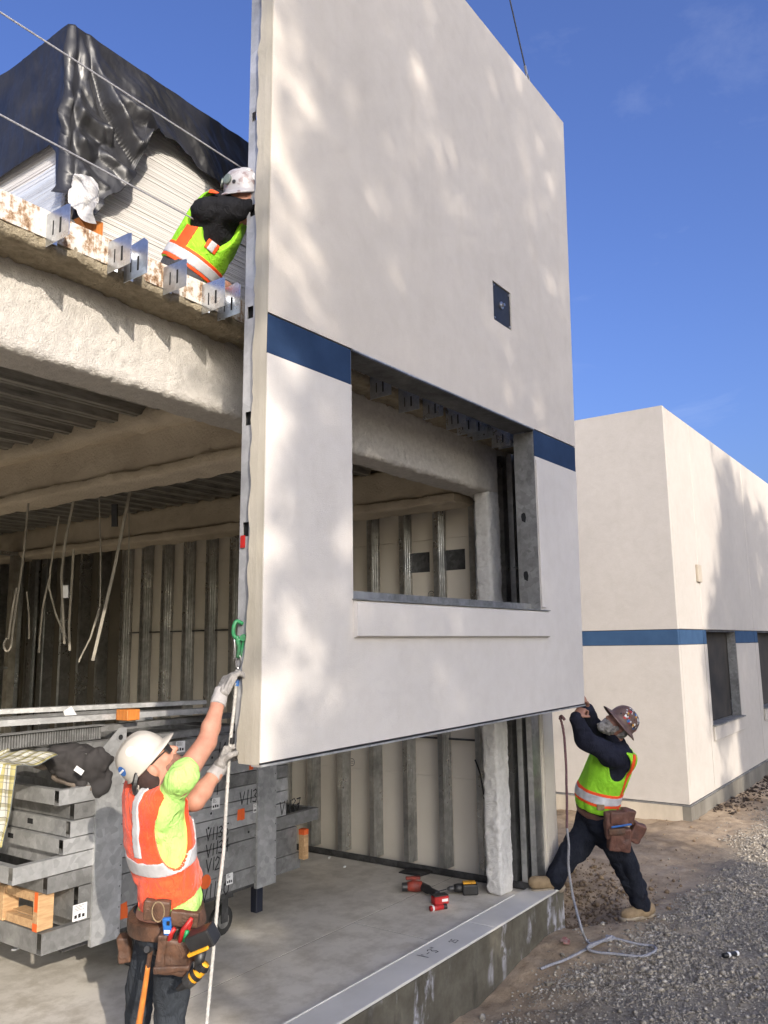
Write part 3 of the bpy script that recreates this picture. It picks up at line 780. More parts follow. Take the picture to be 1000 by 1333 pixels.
# hanging straps, wires and braces
def hang(name, label, pts, d, r, mt, n=6, flat=False):
    P = [at(px, py, d+dd) for px, py, dd in pts]
    mb = MB()
    if flat:
        for a, b in zip(P[:-1], P[1:]): mb.bar(a, b, r*1.05, r*.4, up=C_FWD)
    else: mb.tube(spline(P, 4) if len(P) > 2 else P, r, n)
    tag(mb.build(name, mt), label, name.replace('_', ' '), 'loose straps and wires hanging from the deck')
ST = MAT['strap_tan']; SB = MAT['strap_tan']
hang('bracing_rod', 'long slanting bright rod hanging nearest the cream stud wall', [(172, 628, .1), (148, 745, 0), (121, 860, -.1)], 6.4, .022, SB, flat=True)
hang('hanger_wire', 'thin straight wire hanging left of the long slanting rod', [(129, 640, 0), (131, 720, 0), (130, 790, 0), (124, 815, 0)], 6.6, .006, ST)
hang('hanging_strap', 'forked strap with a hooked foot below the long slanting rod', [(130, 790, 0), (118, 830, 0), (104, 858, 0), (103, 862, 0)], 6.5, .012, ST, flat=True)
hang('hanging_strap', 'tall bent strap hanging third left from the slanting rod', [(97, 648, 0), (85, 705, 0), (80, 750, 0), (82, 790, 0), (84, 838, 0)], 6.6, .018, SB, flat=True)
hang('hanging_strap', 'long strap reaching almost to the stacked frames beside the white tag', [(96, 715, 0), (93, 770, 0), (90, 815, 0), (91, 847, 0)], 6.7, .018, ST, flat=True)
hang('hanging_strap', 'kinked strap crossing behind the tall bent strap', [(77, 672, 0), (66, 740, 0), (64, 765, 0), (73, 800, 0), (86, 830, 0)], 6.8, .014, SB, flat=True)
hang('hanging_strap', 'slim strap dropping straight beside the dark partition stud', [(64, 752, 0), (56, 790, 0), (52, 830, 0), (51, 850, 0)], 6.9, .013, ST, flat=True)
hang('hanging_strap', 'leftmost long strap with a looped hook at its foot', [(37, 655, 0), (31, 720, 0), (25, 765, 0), (17, 820, 0), (15, 840, 0), (9, 848, 0), (5, 840, 0), (9, 830, 0)], 6.3, .008, SB)
hang('hanging_strap', 'short doubled strap hanging beside the looped hook', [(22, 765, 0), (17, 790, 0), (11, 832, 0)], 6.3, .014, SB, flat=True)
hang('hanging_strap', 'short dark strap right of the wide leftmost stud', [(35, 770, 0), (38, 800, 0), (38, 832, 0)], 6.9, .012, ST, flat=True)
hang('hanger_wire', 'thin wire dropping beside the end of the cream wall', [(168, 650, 0), (168, 720, 0), (167, 752, 0)], 7.2, .005, ST)
p = at(149.5, 671, 6.9)
tag(MB().obox(p, (C_RIGHT, C_UP, C_FWD), (.022, .095, .02)).build('junction_box', MAT['tool_black']), 'small black box hanging under the tan beam', 'box')
p = at(86, 770, 6.5)
tag(MB().obox(p, (C_RIGHT, C_UP, C_FWD), (.02, .05, .01)).build('wire_tag', MAT['label_white']), 'small white tag clipped to a hanging strap', 'tag')
# ------------------------------------------------------------------ hoisted wall panel
pan = thing('wall_panel', 'tall cream wall panel with blue band and window opening hanging from a crane', 'wall panel', (-2, -.2, 1.48))
def XL(z): return -3.9+(z-1.48)*.0115
def XR(z): return -.09+(z-1.49)*.040
YF, YB, YR = -.30, -.215, -.12
def face(poly, name, mt, y0=YF, y1=YB, bevel=0.0, parent=pan):
    return MB().prism(poly, (0, y0, 0), (1, 0, 0), (0, 0, 1), (0, 1, 0), y1-y0).build(name, mt, parent, bevel=bevel)
def zb(x): return 3.425+(x+3.9)*.010          # bottom of the blue band
def zt(x): return 3.628+(x+3.9)*.014          # top of the blue band
WX0, WX1, WZ0 = -3.205, -.845, 2.24
g = .006
# upper field with the lifting pocket
px0, px1, pz0, pz1 = -1.455, -1.16, 4.39, 4.70
mb = MB()
for poly in ([(XL(3.63), zt(-3.9)+g), (px0, zt(px0)+g), (px0, 6.88), (XL(6.88), 6.88)],
             [(px1, zt(px1)+g), (XR(3.68), zt(-.05)+g), (XR(6.88), 6.88), (px1, 6.88)],
             [(px0, zt(px0)+g), (px1, zt(px1)+g), (px1, pz0), (px0, pz0)],
             [(px0, pz1), (px1, pz1), (px1, 6.88), (px0, 6.88)]):
    mb.prism(poly, (0, YF, 0), (1, 0, 0), (0, 0, 1), (0, 1, 0), YB-YF)
mb.build('upper_facade', MAT['stucco'], pan)
pk = MB().box(px0+.002, px1-.002, YF+.010, YF+.018, pz0+.002, pz1-.002).build('lifting_pocket', MAT['tool_black'], pan)
MB().lathe((-1.31, YF+.0095, 4.55), (0, -1, 0), [(.03, 0), (.03, .008), (.014, .012), (.012, .03)], 12).build('insert', MAT['chrome'], pk)
mb = MB()
for a in (px0+.025, px1-.025):
    for b in (pz0+.025, pz1-.025): mb.lathe((a, YF+.0095, b), (0, -1, 0), [(.009, 0), (.007, .008)], 8)
mb.build('screws', MAT['chrome'], pk)
# blue bands
face([(XL(3.42), zb(-3.9)), (WX0-.002, zb(WX0)), (WX0-.002, zt(WX0)-.002), (XL(3.63), zt(-3.9)-.002)], 'blue_band', MAT['blue'], YF+.004, YB)
face([(WX1+.002, zb(WX1)), (XR(3.47), zb(-.05)), (XR(3.69), zt(-.05)-.002), (WX1+.002, zt(WX1)-.002)], 'blue_band', MAT['blue'], YF+.004, YB)
# lower field
mb = MB()
for poly in ([(XL(1.48), 1.48), (WX0, 1.485), (WX0, zb(WX0)-.003), (XL(3.42), zb(-3.9)-.003)],
             [(WX1, 1.495), (XR(1.49), 1.497), (XR(3.46), zb(-.05)-.003), (WX1, zb(WX1)-.003)],
             [(WX0, 1.485), (WX1, 1.495), (WX1, WZ0-.02), (WX0, WZ0-.02)]):
    mb.prism(poly, (0, YF, 0), (1, 0, 0), (0, 0, 1), (0, 1, 0), YB-YF)
mb.build('lower_facade', MAT['stucco_low'], pan)
MB().prism([(0, 0), (-.028, .012), (-.028, .185), (-.012, .20), (0, .20)], (-3.205, YF-.001, 2.035), (0, 1, 0), (0, 0, 1), (1, 0, 0), 2.45).build('sill_moulding', MAT['stucco_low'], pan)
MB().box(WX1+.001, WX1+.062, YF-.012, YF-.001, 2.262, 3.425).build('jamb_trim', MAT['stucco_low'], pan, bevel=.004)
MB().box(WX0-.01, WX1+.10, YF-.030, YR, WZ0-.003, WZ0+.004).build('sill_track', MAT['galv_dull'], pan)
MB().box(WX0+.002, WX1-.002, YF+.09, YF+.093, WZ0+.0045, WZ0+.055).build('sill_upstand', MAT['galv_dull'], pan)
# opening: jambs and head
jb = MB().box(WX1-.004, WX1-.001, YF+.006, YR-.002, WZ0+.006, 3.655).build('window_jamb', MAT['galv_dull'], pan)
for z in (2.52, 2.98):
    q = MB().prism([(0, .03), (.018, .022), (.022, 0), (.016, -.035), (-.012, -.05), (-.02, -.01), (-.014, .024)], (WX1-.0062, -.185, z), (0, 1, 0), (0, 0, 1), (1, 0, 0), .0014).build('knockout', MAT['dark'], jb)
MB().box(WX0+.001, WX0+.004, YF+.006, YR-.002, WZ0+.006, 3.63).build('window_jamb', MAT['galv_dull'], pan)
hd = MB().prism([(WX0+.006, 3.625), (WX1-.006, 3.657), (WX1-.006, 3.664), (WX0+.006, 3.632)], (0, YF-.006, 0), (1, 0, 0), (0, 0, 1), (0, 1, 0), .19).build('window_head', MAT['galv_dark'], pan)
MB().prism([(WX0+.006, 3.634), (WX1-.006, 3.6665), (WX1-.006, 3.673), (WX0+.006, 3.641)], (0, YF-.006, 0), (1, 0, 0), (0, 0, 1), (0, 1, 0), .012).build('head_drip', MAT['galv'], pan)
# steel backing frame
def webplate(name, x0, x1):
    mb = MB(); holes = [(4.745, 4.80), (4.20, 4.265), (3.64, 3.705), (3.08, 3.15), (2.525, 2.595)]; holes = sorted(holes)
    mb.box(x0, x1, -.212, -.180, 1.50, 6.86); mb.box(x0, x1, -.140, YR, 1.50, 6.86)
    z = 1.50
    for a, b in holes:
        mb.box(x0, x1, -.180, -.140, z, a); z = b
    mb.box(x0, x1, -.180, -.140, z, 6.86)
    return mb.build(name, MAT['galv_strip'], pan)
ob = webplate('edge_stud', -3.884, -3.881); ob.data.transform(Matrix.Translation((0, 0, 0)))
# lean of the edge: shear so that it follows the slanting left edge
sh = Matrix.Identity(4); sh[0][2] = .0115; sh[0][3] = -.0115*1.48
ob.data.transform(sh)
MB().box(-3.862, -3.858, -.2, -.125, 1.6, 4.5).build('hole_shade_plate', MAT['tool_black'], pan).data.transform(sh)  # black plate added behind the lower knockouts so the holes look shaded
mb = MB(); mb.box(-3.881, -3.835, YR-.002, YR, 1.5, 6.86); mb.box(-3.881, -3.835, -.213, -.210, 1.5, 6.86); o2 = mb.build('edge_flange', MAT['galv_strip'], pan); o2.data.transform(sh)
for x in [-3.5] + [-3.22] + [-.80, -.45, -.14]:
    mb = MB(); mb.box(x, x+.003, -.21, YR-.003, 1.5, 6.84); mb.box(x+.003, x+.045, YR-.005, YR-.002, 1.5, 6.84); mb.build('back_stud', MAT['galv_stud'], pan)
for x in [-2.85, -2.45, -2.05, -1.65, -1.25]:
    for a, b in ((1.5, 2.2), (3.72, 6.84)):
        mb = MB(); mb.box(x, x+.003, -.21, YR-.003, a, b); mb.box(x+.003, x+.045, YR-.005, YR-.002, a, b); mb.build('back_stud', MAT['galv_stud'], pan)
MB().box(-3.83, .1, -.21, YR-.001, 6.842, 6.87).build('top_track', MAT['galv'], pan)
MB().box(-3.86, -.1, -.211, YR-.001, 1.483, 1.497).build('bottom_track', MAT['galv_dull'], pan)
mb = MB(); mb.prism([(-3.905, 1.462), (-.085, 1.478), (-.085, 1.487), (-3.905, 1.471)], (0, YF-.008, 0), (1, 0, 0), (0, 0, 1), (0, 1, 0), .06); mb.build('drip_flashing', MAT['galv'], pan)
mb = MB(); mb.prism([(-3.905, 1.4715), (-.085, 1.4875), (-.085, 1.4945), (-3.905, 1.4785)], (0, YF-.003, 0), (1, 0, 0), (0, 0, 1), (0, 1, 0), .05); mb.build('drip_gasket', MAT['tool_black'], pan)
# rough base coat that wraps the left edge of the foam onto the steel
n = 150; zz = np.linspace(1.47, 6.86, n); P = np.stack([np.zeros(n), np.zeros(n), zz], -1)
w = vnoise(P, 2.2, 3)[:, 0]*.010+vnoise(P, 9, 8)[:, 0]*.009+vnoise(P, 24, 5)[:, 0]*.006
w = w+.05*np.exp(-((zz-1.6)/.35)**2)
vs = []; fs = []
for i in range(n):
    x = XL(zz[i])-.006+vnoise(P[i:i+1], 5, 2)[0, 1]*.002
    vs += [(x, YF+.001, zz[i]), (x-.002, (YF+YB)/2, zz[i]), (x, YB+.006+w[i], zz[i]), (x+.010, YB+.006+w[i], zz[i])]
for i in range(n-1):
    for k in range(3): fs.append((i*4+k, i*4+k+1, i*4+5+k, i*4+4+k))
MB().add(vs, fs).build('edge_basecoat', MAT['eps_edge'], pan)
MB().box(-3.9035, -3.9005, -.165, -.135, 2.47, 2.53).build('red_sticker', MAT['tool_red'], pan).location = (.022, 0, 0)
# lifting eye and crane slings
for x, lab in ((-.37, 'right crane sling running from the panel top to the hook'), (-3.3, 'left crane sling running from the panel top to the hook')):
    top = np.array([-1.84, -.21, 9.75]); eye = np.array([x, -.20, 6.875])
    pts = [eye+V(.035*math.sin(a), 0, .045-.045*math.cos(a)) for a in np.linspace(0, 2*math.pi, 17)]
    MB().tube(pts, .009, 8, cap=False).build('lifting_eye', MAT['chrome'], pan)
    s0 = eye+V(0, 0, .085); d = nrm(top-s0)
    mb = MB(); mb.tube([s0, top], .007, 6)
    c = tag(mb.build('crane_sling', MAT['steel_cable']), lab, 'sling', 'crane slings')
    sd = np.cross(d, V(0, 1, 0))
    lp = [s0+d*.075+(-d*.075*math.cos(a)+sd*.030*math.sin(a)) for a in np.linspace(0, 2*math.pi, 15)]
    MB().tube(lp, .0075, 6, cap=False).build('shackle', MAT['chrome'], c)
    MB().tube([s0+d*.15, s0+d*.22], .013, 8).build('ferrule', MAT['chrome'], c)
hk = MB(); hk.tube([(-1.84, -.21, 9.7), (-1.84, -.21, 9.95)], .06, 10); hk.tube([(-1.84, -.21, 9.95), (-1.84, -.21, 40)], .012, 6)
tag(hk.build('crane_hook', MAT['tool_yellow']), 'crane hook block on its hoist line above the panel', 'hook')

# ------------------------------------------------------------------ far stucco building
fbd = thing('stucco_building', 'finished cream stucco building with blue band and dark windows', 'building', (4.43, .2, -.3))
FX, FY, ZT = 4.43, .20, 5.20
L = 22.0
# front: panels between joints, each with its own opening
jx = [4.43, 5.70, 9.08, 12.45, 15.8, 19.2, FX+L]
wins = {1: (5.86, 7.66), 2: (9.34, 11.1), 3: (12.7, 14.5), 4: (16.1, 17.9), 5: (19.5, 21.3)}
TH = .09
for i in range(len(jx)-1):
    a, b = jx[i]+(TH+.008 if i == 0 else .008), jx[i+1]-.008
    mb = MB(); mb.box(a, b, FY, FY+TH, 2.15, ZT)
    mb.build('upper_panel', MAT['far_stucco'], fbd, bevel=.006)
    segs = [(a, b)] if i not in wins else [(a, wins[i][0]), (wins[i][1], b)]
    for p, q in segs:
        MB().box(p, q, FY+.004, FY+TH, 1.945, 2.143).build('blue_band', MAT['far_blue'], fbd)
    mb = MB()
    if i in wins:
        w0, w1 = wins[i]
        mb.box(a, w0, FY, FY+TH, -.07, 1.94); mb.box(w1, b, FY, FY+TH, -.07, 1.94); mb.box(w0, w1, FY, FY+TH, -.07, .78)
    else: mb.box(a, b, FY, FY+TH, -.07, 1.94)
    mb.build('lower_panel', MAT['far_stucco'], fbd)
    if i in wins:
        wd = MB().box(w0+.02, w1-.02, FY+TH+.06, FY+TH+.075, .8, 2.14).build('window', MAT['glass_dark'], fbd)
        MB().box(w1-.006, w1-.001, FY+.01, FY+TH+.05, .80, 2.14).build('jamb', MAT['galv_dull'], wd)
        MB().box(w0+.001, w0+.006, FY+.01, FY+TH+.05, .80, 2.14).build('jamb', MAT['galv_dull'], wd)
        MB().box(w0+.008, w1-.008, FY+.004, FY+TH+.05, 2.12, 2.14).build('head', MAT['galv_dark'], wd)
        MB().box(w0-.03, w1+.06, FY-.05, FY+TH+.05, .781, .80).build('sill', MAT['galv_dull'], wd)
        MB().box(w0-.02, w1+.05, FY-.028, FY-.001, .58, .776).build('moulding', MAT['far_stucco'], wd, bevel=.006)
# corner return and left side
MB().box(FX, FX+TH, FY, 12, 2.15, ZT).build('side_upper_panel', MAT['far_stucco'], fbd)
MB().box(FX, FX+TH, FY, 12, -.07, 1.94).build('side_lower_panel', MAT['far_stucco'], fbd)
MB().box(FX+.004, FX+TH, FY+.004, 12, 1.945, 2.143).build('side_blue_band', MAT['far_blue'], fbd)
MB().box(FX-.012, FX+L, FY-.013, FY+TH, -.095, -.078).build('base_flashing', MAT['galv_dull'], fbd)
MB().box(FX-.012, FX+TH, FY+TH, 12, -.095, -.078).build('base_flashing', MAT['galv_dull'], fbd)
MB().box(FX-.02, FX+L, FY-.02, FY+TH, -.7, -.098).build('front_plinth', MAT['plinth_shaded_dirty'], fbd)
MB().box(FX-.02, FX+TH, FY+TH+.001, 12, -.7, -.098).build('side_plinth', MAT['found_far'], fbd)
MB().box(FX+TH, FX+L, FY+TH, 12, 4.9, 5.0).build('roof', MAT['found_far'], fbd)
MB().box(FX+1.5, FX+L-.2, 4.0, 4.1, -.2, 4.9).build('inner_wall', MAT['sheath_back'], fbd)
MB().box(FX+TH+.001, FX+L, FY+TH+.01, 4.0, -.12, -.02).build('inner_floor', MAT['floor'], fbd)
MB().box(5.53, 5.73, FY-.035, FY-.001, 2.83, 3.08).build('cover_plate', MAT['found_far'], fbd, bevel=.004)
# ------------------------------------------------------------------ street trees across the road (behind the photographer): they throw the dappled shade
def tree(name, label, x, y, h, clumps, leaf, nleaf, seed):
    rg = np.random.default_rng(seed)
    gz = -.35
    t = thing(name, label, 'tree', (x, y, gz), 'street trees across the yard')
    tr = MB(); tr.tube(spline([(x, y, gz-.2), (x+.1, y, gz+h*.2), (x-.1, y+.1, gz+h*.45), (x+.05, y, gz+h*.8)], 6), list(np.linspace(.26, .07, 19)), 10)
    for c, r in clumps:
        s = np.array([x, y, gz+h*(.25+.35*rg.random())]); e = np.array(c)
        mid = (s+e)/2+rg.normal(0, .15, 3)
        tr.tube(spline([s, mid, e], 5), list(np.linspace(.085, .02, 11)), 6)
    tr.build('trunk', MAT['bark'], t, smooth=True)
    P = []; S = []
    tot = sum(r[0]*r[1]*r[2] for c, r in clumps)
    for c, r in clumps:
        k = int(nleaf*(r[0]*r[1]*r[2])/tot)
        # leaves gather on drooping twigs so that light falls through in streaks
        nt_ = max(3, k//26)
        d = rg.normal(0, 1, (nt_, 3)); d /= np.linalg.norm(d, axis=1)[:, None]
        tips = np.array(c)+d*np.array(r)*(rg.random((nt_, 1))**.45)
        i = rg.integers(0, nt_, k)
        off = rg.normal(0, .11, (k, 3)); off[:, 2] -= .55*rg.random(k)
        P.append(tips[i]+off); S.append(leaf*(.6+.8*rg.random(k)))
    P = np.concatenate(P); S = np.concatenate(S); n = len(P)
    a = rg.normal(0, 1, (n, 3)); a[:, 2] -= .7; a /= np.linalg.norm(a, axis=1)[:, None]
    b = np.cross(a, rg.normal(0, 1, (n, 3))); b /= np.linalg.norm(b, axis=1)[:, None]
    vs = np.stack([P-a*S[:, None], P+b*S[:, None]*.36, P+a*S[:, None], P-b*S[:, None]*.36], 1).reshape(-1, 3)
    fs = np.arange(n*4).reshape(-1, 4)
    np_mesh('crown', vs, fs, MAT['leaf'], t, smooth=False)
DT = 16.0
def treespot(q, dt=DT):
    """foot of a tree whose shade falls on the facade line at q"""
    return q/.857-dt*math.cos(SUN_AZ), -dt*math.sin(SUN_AZ)
SH = DT*math.tan(SUN_EL)
def shade_clumps(q0, spec, seed, dt=DT):
    """clumps given by where their shade falls on the facade: (q, z, rq, rz)"""
    rg = np.random.default_rng(seed); o = []
    lat = np.array([math.sin(SUN_AZ), -math.cos(SUN_AZ), 0]); al = np.array([math.cos(SUN_AZ), math.sin(SUN_AZ), 0])
    for q, z, rq, rz in spec:
        bx, by = treespot(0, dt); w = rg.uniform(-1.3, 1.3)
        c = np.array([bx, by, 0])+lat*q+al*w; c[2] = z+(dt-w)*math.tan(SUN_EL)
        # facade point with this q: x = q/.857 at y = 0 ; slide along the ray so that lateral offset is q
        o.append((c, (rq, rq*.9, rz)))
    return o
def lat_of(q): return q
specA = [(-2.93, 1.4, .33, .7), (-2.93, 3.1, .33, .8), (-2.9, 4.7, .33, .8), (-2.88, 6.3, .33, .8), (-2.95, -.2, .3, .6), (-2.75, .2, .42, .8), (-2.7, -.8, .5, .6), (-2.72, 2.4, .5, .9), (-2.7, 3.9, .5, .9), (-2.68, 5.4, .5, .9), (-2.62, 6.9, .5, .7), (-2.5, 1.0, .55, .8), (-2.45, 3.0, .6, 1.2), (-2.4, 5.2, .6, 1.1), (-2.3, .8, .65, 1.0), (-1.9, 7.2, .9, .8), (.9, 3.4, .8, .8), (-.9, 3.2, .8, .8), (-.8, 5.2, .8, .8), (.8, 1.2, .8, .8), (-.8, 1.4, .8, .8), (-1.9, .5, 1.1, 1.2), (.2, .2, 1.4, 1.2), (1.7, .6, 1.2, 1.2), (-1.8, 2.4, 1.1, 1.1), (0, 2.2, 1.3, 1.2), (1.5, 2.6, 1.2, 1.1),
         (-1.8, 4.3, 1.15, 1.2), (0, 4.2, 1.3, 1.2), (1.4, 4.6, 1.1, 1.1), (-1.6, 6.2, 1.2, 1.1), (.2, 6.2, 1.2, 1.1), (1.2, 6.6, .8, .9), (-.6, -1.2, 1.6, 1.0), (1.4, -1.3, 1.4, 1.0), (-.5, 7.7, 1.2, .9)]
x, y = treespot(-.2)
tree('street_tree', 'leafy street tree shading the hoisted panel', x, y, 13, shade_clumps(-.2, specA, 2), .11, 45000, 4)
specB = [(5.35+1.12*i+(.3 if j % 2 else 0), -1.4+1.08*j, .62+.2*((i*7+j*3) % 3)/2, .62+.25*((i*5+j*2) % 3)/2) for i in range(7) for j in range(8)]+[(5.0, .5, .45, .5)]
specB = [q for q in specB if not (q[0] < 6.2 and q[1] > 4.9) and not (q[0] < 5.8 and 1.0 < q[1] < 2.4)]
x, y = treespot(9.0)
tree('street_tree', 'broad street tree shading the finished building', x, y, 11, shade_clumps(9, specB, 7), .11, 64000, 14)
# ------------------------------------------------------------------ stack of galvanised wall frames on a cart
YF0, YF1 = 1.25, 2.62
G_ST = 'steel frames stacked on the cart'
def wframe(z0, z1, xl, xr, label, mt='galv_dull', y0=YF0, y1=YF1, studs=5, slots=()):
    t = thing('steel_assembly', label, 'steel frame', ((xl+xr)/2, (y0+y1)/2, z0), G_ST)
    h = z1-z0; k = .002
    def chan(nm, a0, a1, b0, b1, open_):
        mb = MB()
        if open_ == 'y+': mb.box(a0, a1, b0, b0+k, z0, z1); mb.box(a0, a1, b0+k, b1, z1-k, z1); mb.box(a0, a1, b0+k, b1, z0, z0+k)
        if open_ == 'y-': mb.box(a0, a1, b1-k, b1, z0, z1); mb.box(a0, a1, b0, b1-k, z1-k, z1); mb.box(a0, a1, b0, b1-k, z0, z0+k)
        if open_ == 'x+': mb.box(a0, a0+k, b0, b1, z0, z1); mb.box(a0+k, a1, b0, b1, z1-k, z1); mb.box(a0+k, a1, b0, b1, z0, z0+k)
        if open_ == 'x-': mb.box(a1-k, a1, b0, b1, z0, z1); mb.box(a0, a1-k, b0, b1, z1-k, z1); mb.box(a0, a1-k, b0, b1, z0, z0+k)
        return mb.build(nm, MAT[mt], t)
    fr = chan('front_rail', xl, xr, y0, y0+.045, 'y+'); chan('back_rail', xl, xr, y1-.045, y1, 'y-')
    e = chan('end_rail', xl+.001, xl+.045, y0+.046, y1-.046, 'x+'); chan('end_rail', xr-.045, xr-.001, y0+.046, y1-.046, 'x-')
    for i in range(studs):
        x = xl+(xr-xl)*(i+1)/(studs+1); chan('cross_stud', x, x+.04, y0+.048, y1-.048, 'x+')
    for yy_ in slots:
        MB().box(xl-.0006, xl+.0008, yy_, yy_+.055, z0+h*.38, z0+h*.72).build('slot', MAT['dark'], e)
    for x in (xl+.62, xr-.75):
        MB().lathe((x, y0-.0004, z0+h*.5), (0, -1, 0), [(.009, 0), (.009, .0006)], 8).build('punch_hole', MAT['dark'], fr)
    return t, fr
LAY = {}
def L_(k, *a, **kw): LAY[k] = wframe(*a, **kw)
L_(0, .385, .495, -3.945, -1.86, 'lowest long grey steel frame at the bottom of the stack, numbered V1130', slots=(1.9,))
L_(1, .50, .683, -3.73, -1.90, 'deep steel frame with a white label just above the lowest frame', slots=())
L_(2, .69, .776, -3.925, -1.65, 'steel frame with its far end jutting past the upright, numbered V1137', slots=())
L_(3, .782, .868, -4.13, -2.02, 'steel frame jutting farthest out of the sunlit end of the stack', mt='galv', slots=())
L_(4, .874, .953, -3.84, -2.00, 'steel frame lying on top of the one that juts farthest out', mt='galv', slots=(1.75,))
L_(5, .959, 1.045, -3.80, -2.0, 'sunlit steel frame with one square slot in the middle of its end', mt='galv', slots=(1.62,))
L_(6, 1.051, 1.135, -3.78, -2.0, 'steel frame under the black jacket at mid height of the stack', slots=())
L_(7, 1.141, 1.222, -3.88, -2.0, 'steel frame just below the jacket with a dark slot in its end', mt='galv', slots=(1.72,))
L_(8, 1.228, 1.312, -3.70, -2.0, 'second steel frame from the top of the stack', slots=())
L_(9, 1.318, 1.405, -3.72, -2.0, 'topmost steel frame of the stack beneath the loose studs', slots=())
# marker numbers
def number(txt, px, py, h, lay, lean=0.0):
    p = aty(px, py, YF0-.0012); mb = MB()
    write(mb, txt, (p[0], YF0-.0012, p[2]-h/2), (1, 0, lean), (.06, 0, 1), h, .0085, (0, -1, 0), random.Random(int(px*3+py)))
    mb.build('marker_number', MAT['marker'], LAY[lay][1])
number('145', 283, 977, .085, 8); number('V1138', 312, 1040, .085, 6); number('V1137', 364, 1053, .085, 2)
number('V1135', 268, 1088, .075, 4); number('V1134', 268, 1108, .075, 3); number('V129', 268, 1128, .075, 2); number('V1130', 262, 1165, .09, 0)
number('U1', 158, 1067, .08, 6); number('12', 145, 1174, .075, 1); number('31', 351, 1127, .07, 1); number('1', 281, 1027, .07, 7)
def patch(nm, px, py, w, h, lay, mt, rnd_=False, dy=.0016):
    p = aty(px, py, YF0-dy); mb = MB()
    if rnd_: mb.lathe((p[0], YF0-dy+.0008, p[2]), (0, -1, 0), [(w/2, 0), (w/2, .0008)], 18)
    else:
        r_ = random.Random(int(px)); n = 14
        pts = [(w/2*c*(1+r_.uniform(-.12, .12)), h/2*s_*(1+r_.uniform(-.12, .12))) for c, s_ in [(max(-1, min(1, 1.5*math.cos(a))), max(-1, min(1, 1.5*math.sin(a)))) for a in np.linspace(0, 2*math.pi, n, endpoint=False)]]
        mb.prism(pts, (p[0], YF0-dy+.0008, p[2]), (1, 0, 0), (0, 0, 1), (0, -1, 0), .0008)
    return mb.build(nm, MAT[mt], LAY[lay][1])
patch('paint_patch', 314, 1060, .075, .075, 5, 'orange_paint'); patch('paint_patch', 157, 1187, .10, .09, 1, 'orange_paint'); patch('paint_patch', 268, 1148, .09, .09, 1, 'orange_paint', True)
patch('paint_patch', 327, 999, .04, .03, 8, 'orange_paint')
def label(px, py, w, h, lay):
    p = aty(px, py, YF0-.0016); mb = MB().box(p[0]-w/2, p[0]+w/2, YF0-.0022, YF0-.0008, p[2]-h/2, p[2]+h/2)
    o = mb.build('paper_label', MAT['label_white'], LAY[lay][1])
    r_ = random.Random(int(px*7)); mb = MB(); x0, z0 = p[0]-w/2, p[2]-h/2
    for i in range(4): mb.box(x0+w*.1, x0+w*(.35+.5*r_.random()), YF0-.0030, YF0-.0023, z0+h*(.62+.09*i), z0+h*(.65+.09*i))
    for i in range(3): mb.box(x0+w*(.12+.27*i), x0+w*(.30+.27*i), YF0-.0030, YF0-.0023, z0+h*.15, z0+h*(.36+.05*(i % 2)))
    mb.build('print', MAT['marker'], o)
label(235, 972, .075, .07, 9); label(281, 1046, .07, .07, 6); label(299, 1144, .06, .07, 1); label(104, 1187, .09, .085, 1); label(332, 1052, .03, .06, 5)
# timber blocks between the lowest frames
tb = thing('timber_bunk', 'pale timber bunk with orange spray paint wedged in the sunlit end of the stack', 'timber', (-3.8, 1.6, .5))
MB().box(-3.94, -3.90, 1.33, 2.5, .50, .545).build('rail', MAT['wood'], tb, bevel=.003)
MB().box(-3.94, -3.90, 1.33, 2.5, .64, .685).build('rail', MAT['wood'], tb, bevel=.003)
for y in (1.28, 1.62, 2.1): MB().box(-3.955, -3.86, y, y+.05, .50, .685).build('post', MAT['wood'], tb, bevel=.003)
MB().box(-3.90, -3.82, 1.34, 1.62, .546, .552).build('block', MAT['wood'], tb)
MB().box(-3.957, -3.9555, 1.285, 1.315, .60, .70).build('paint_streak', MAT['orange_paint'], tb)
MB().box(-3.957, -3.9555, 1.282, 1.325, .50, .54).build('paint_streak', MAT['orange_paint'], tb)
e = MB().box(-1.885, -1.835, 1.19, 1.245, .45, .64).build('timber_stub', MAT['wood'], bevel=.003); tag(e, 'short timber stub with an orange painted tip at the far end of the stack', 'timber')
MB().box(-1.886, -1.834, 1.189, 1.2463, .62, .66).build('painted_tip', MAT['orange_paint'], e, bevel=.003)
tag(MB().box(-3.19, -3.09, 1.58, 1.70, 1.53, 1.60).build('orange_block', MAT['handle'], bevel=.004), 'orange painted timber block lying on the loose studs at the top', 'timber')
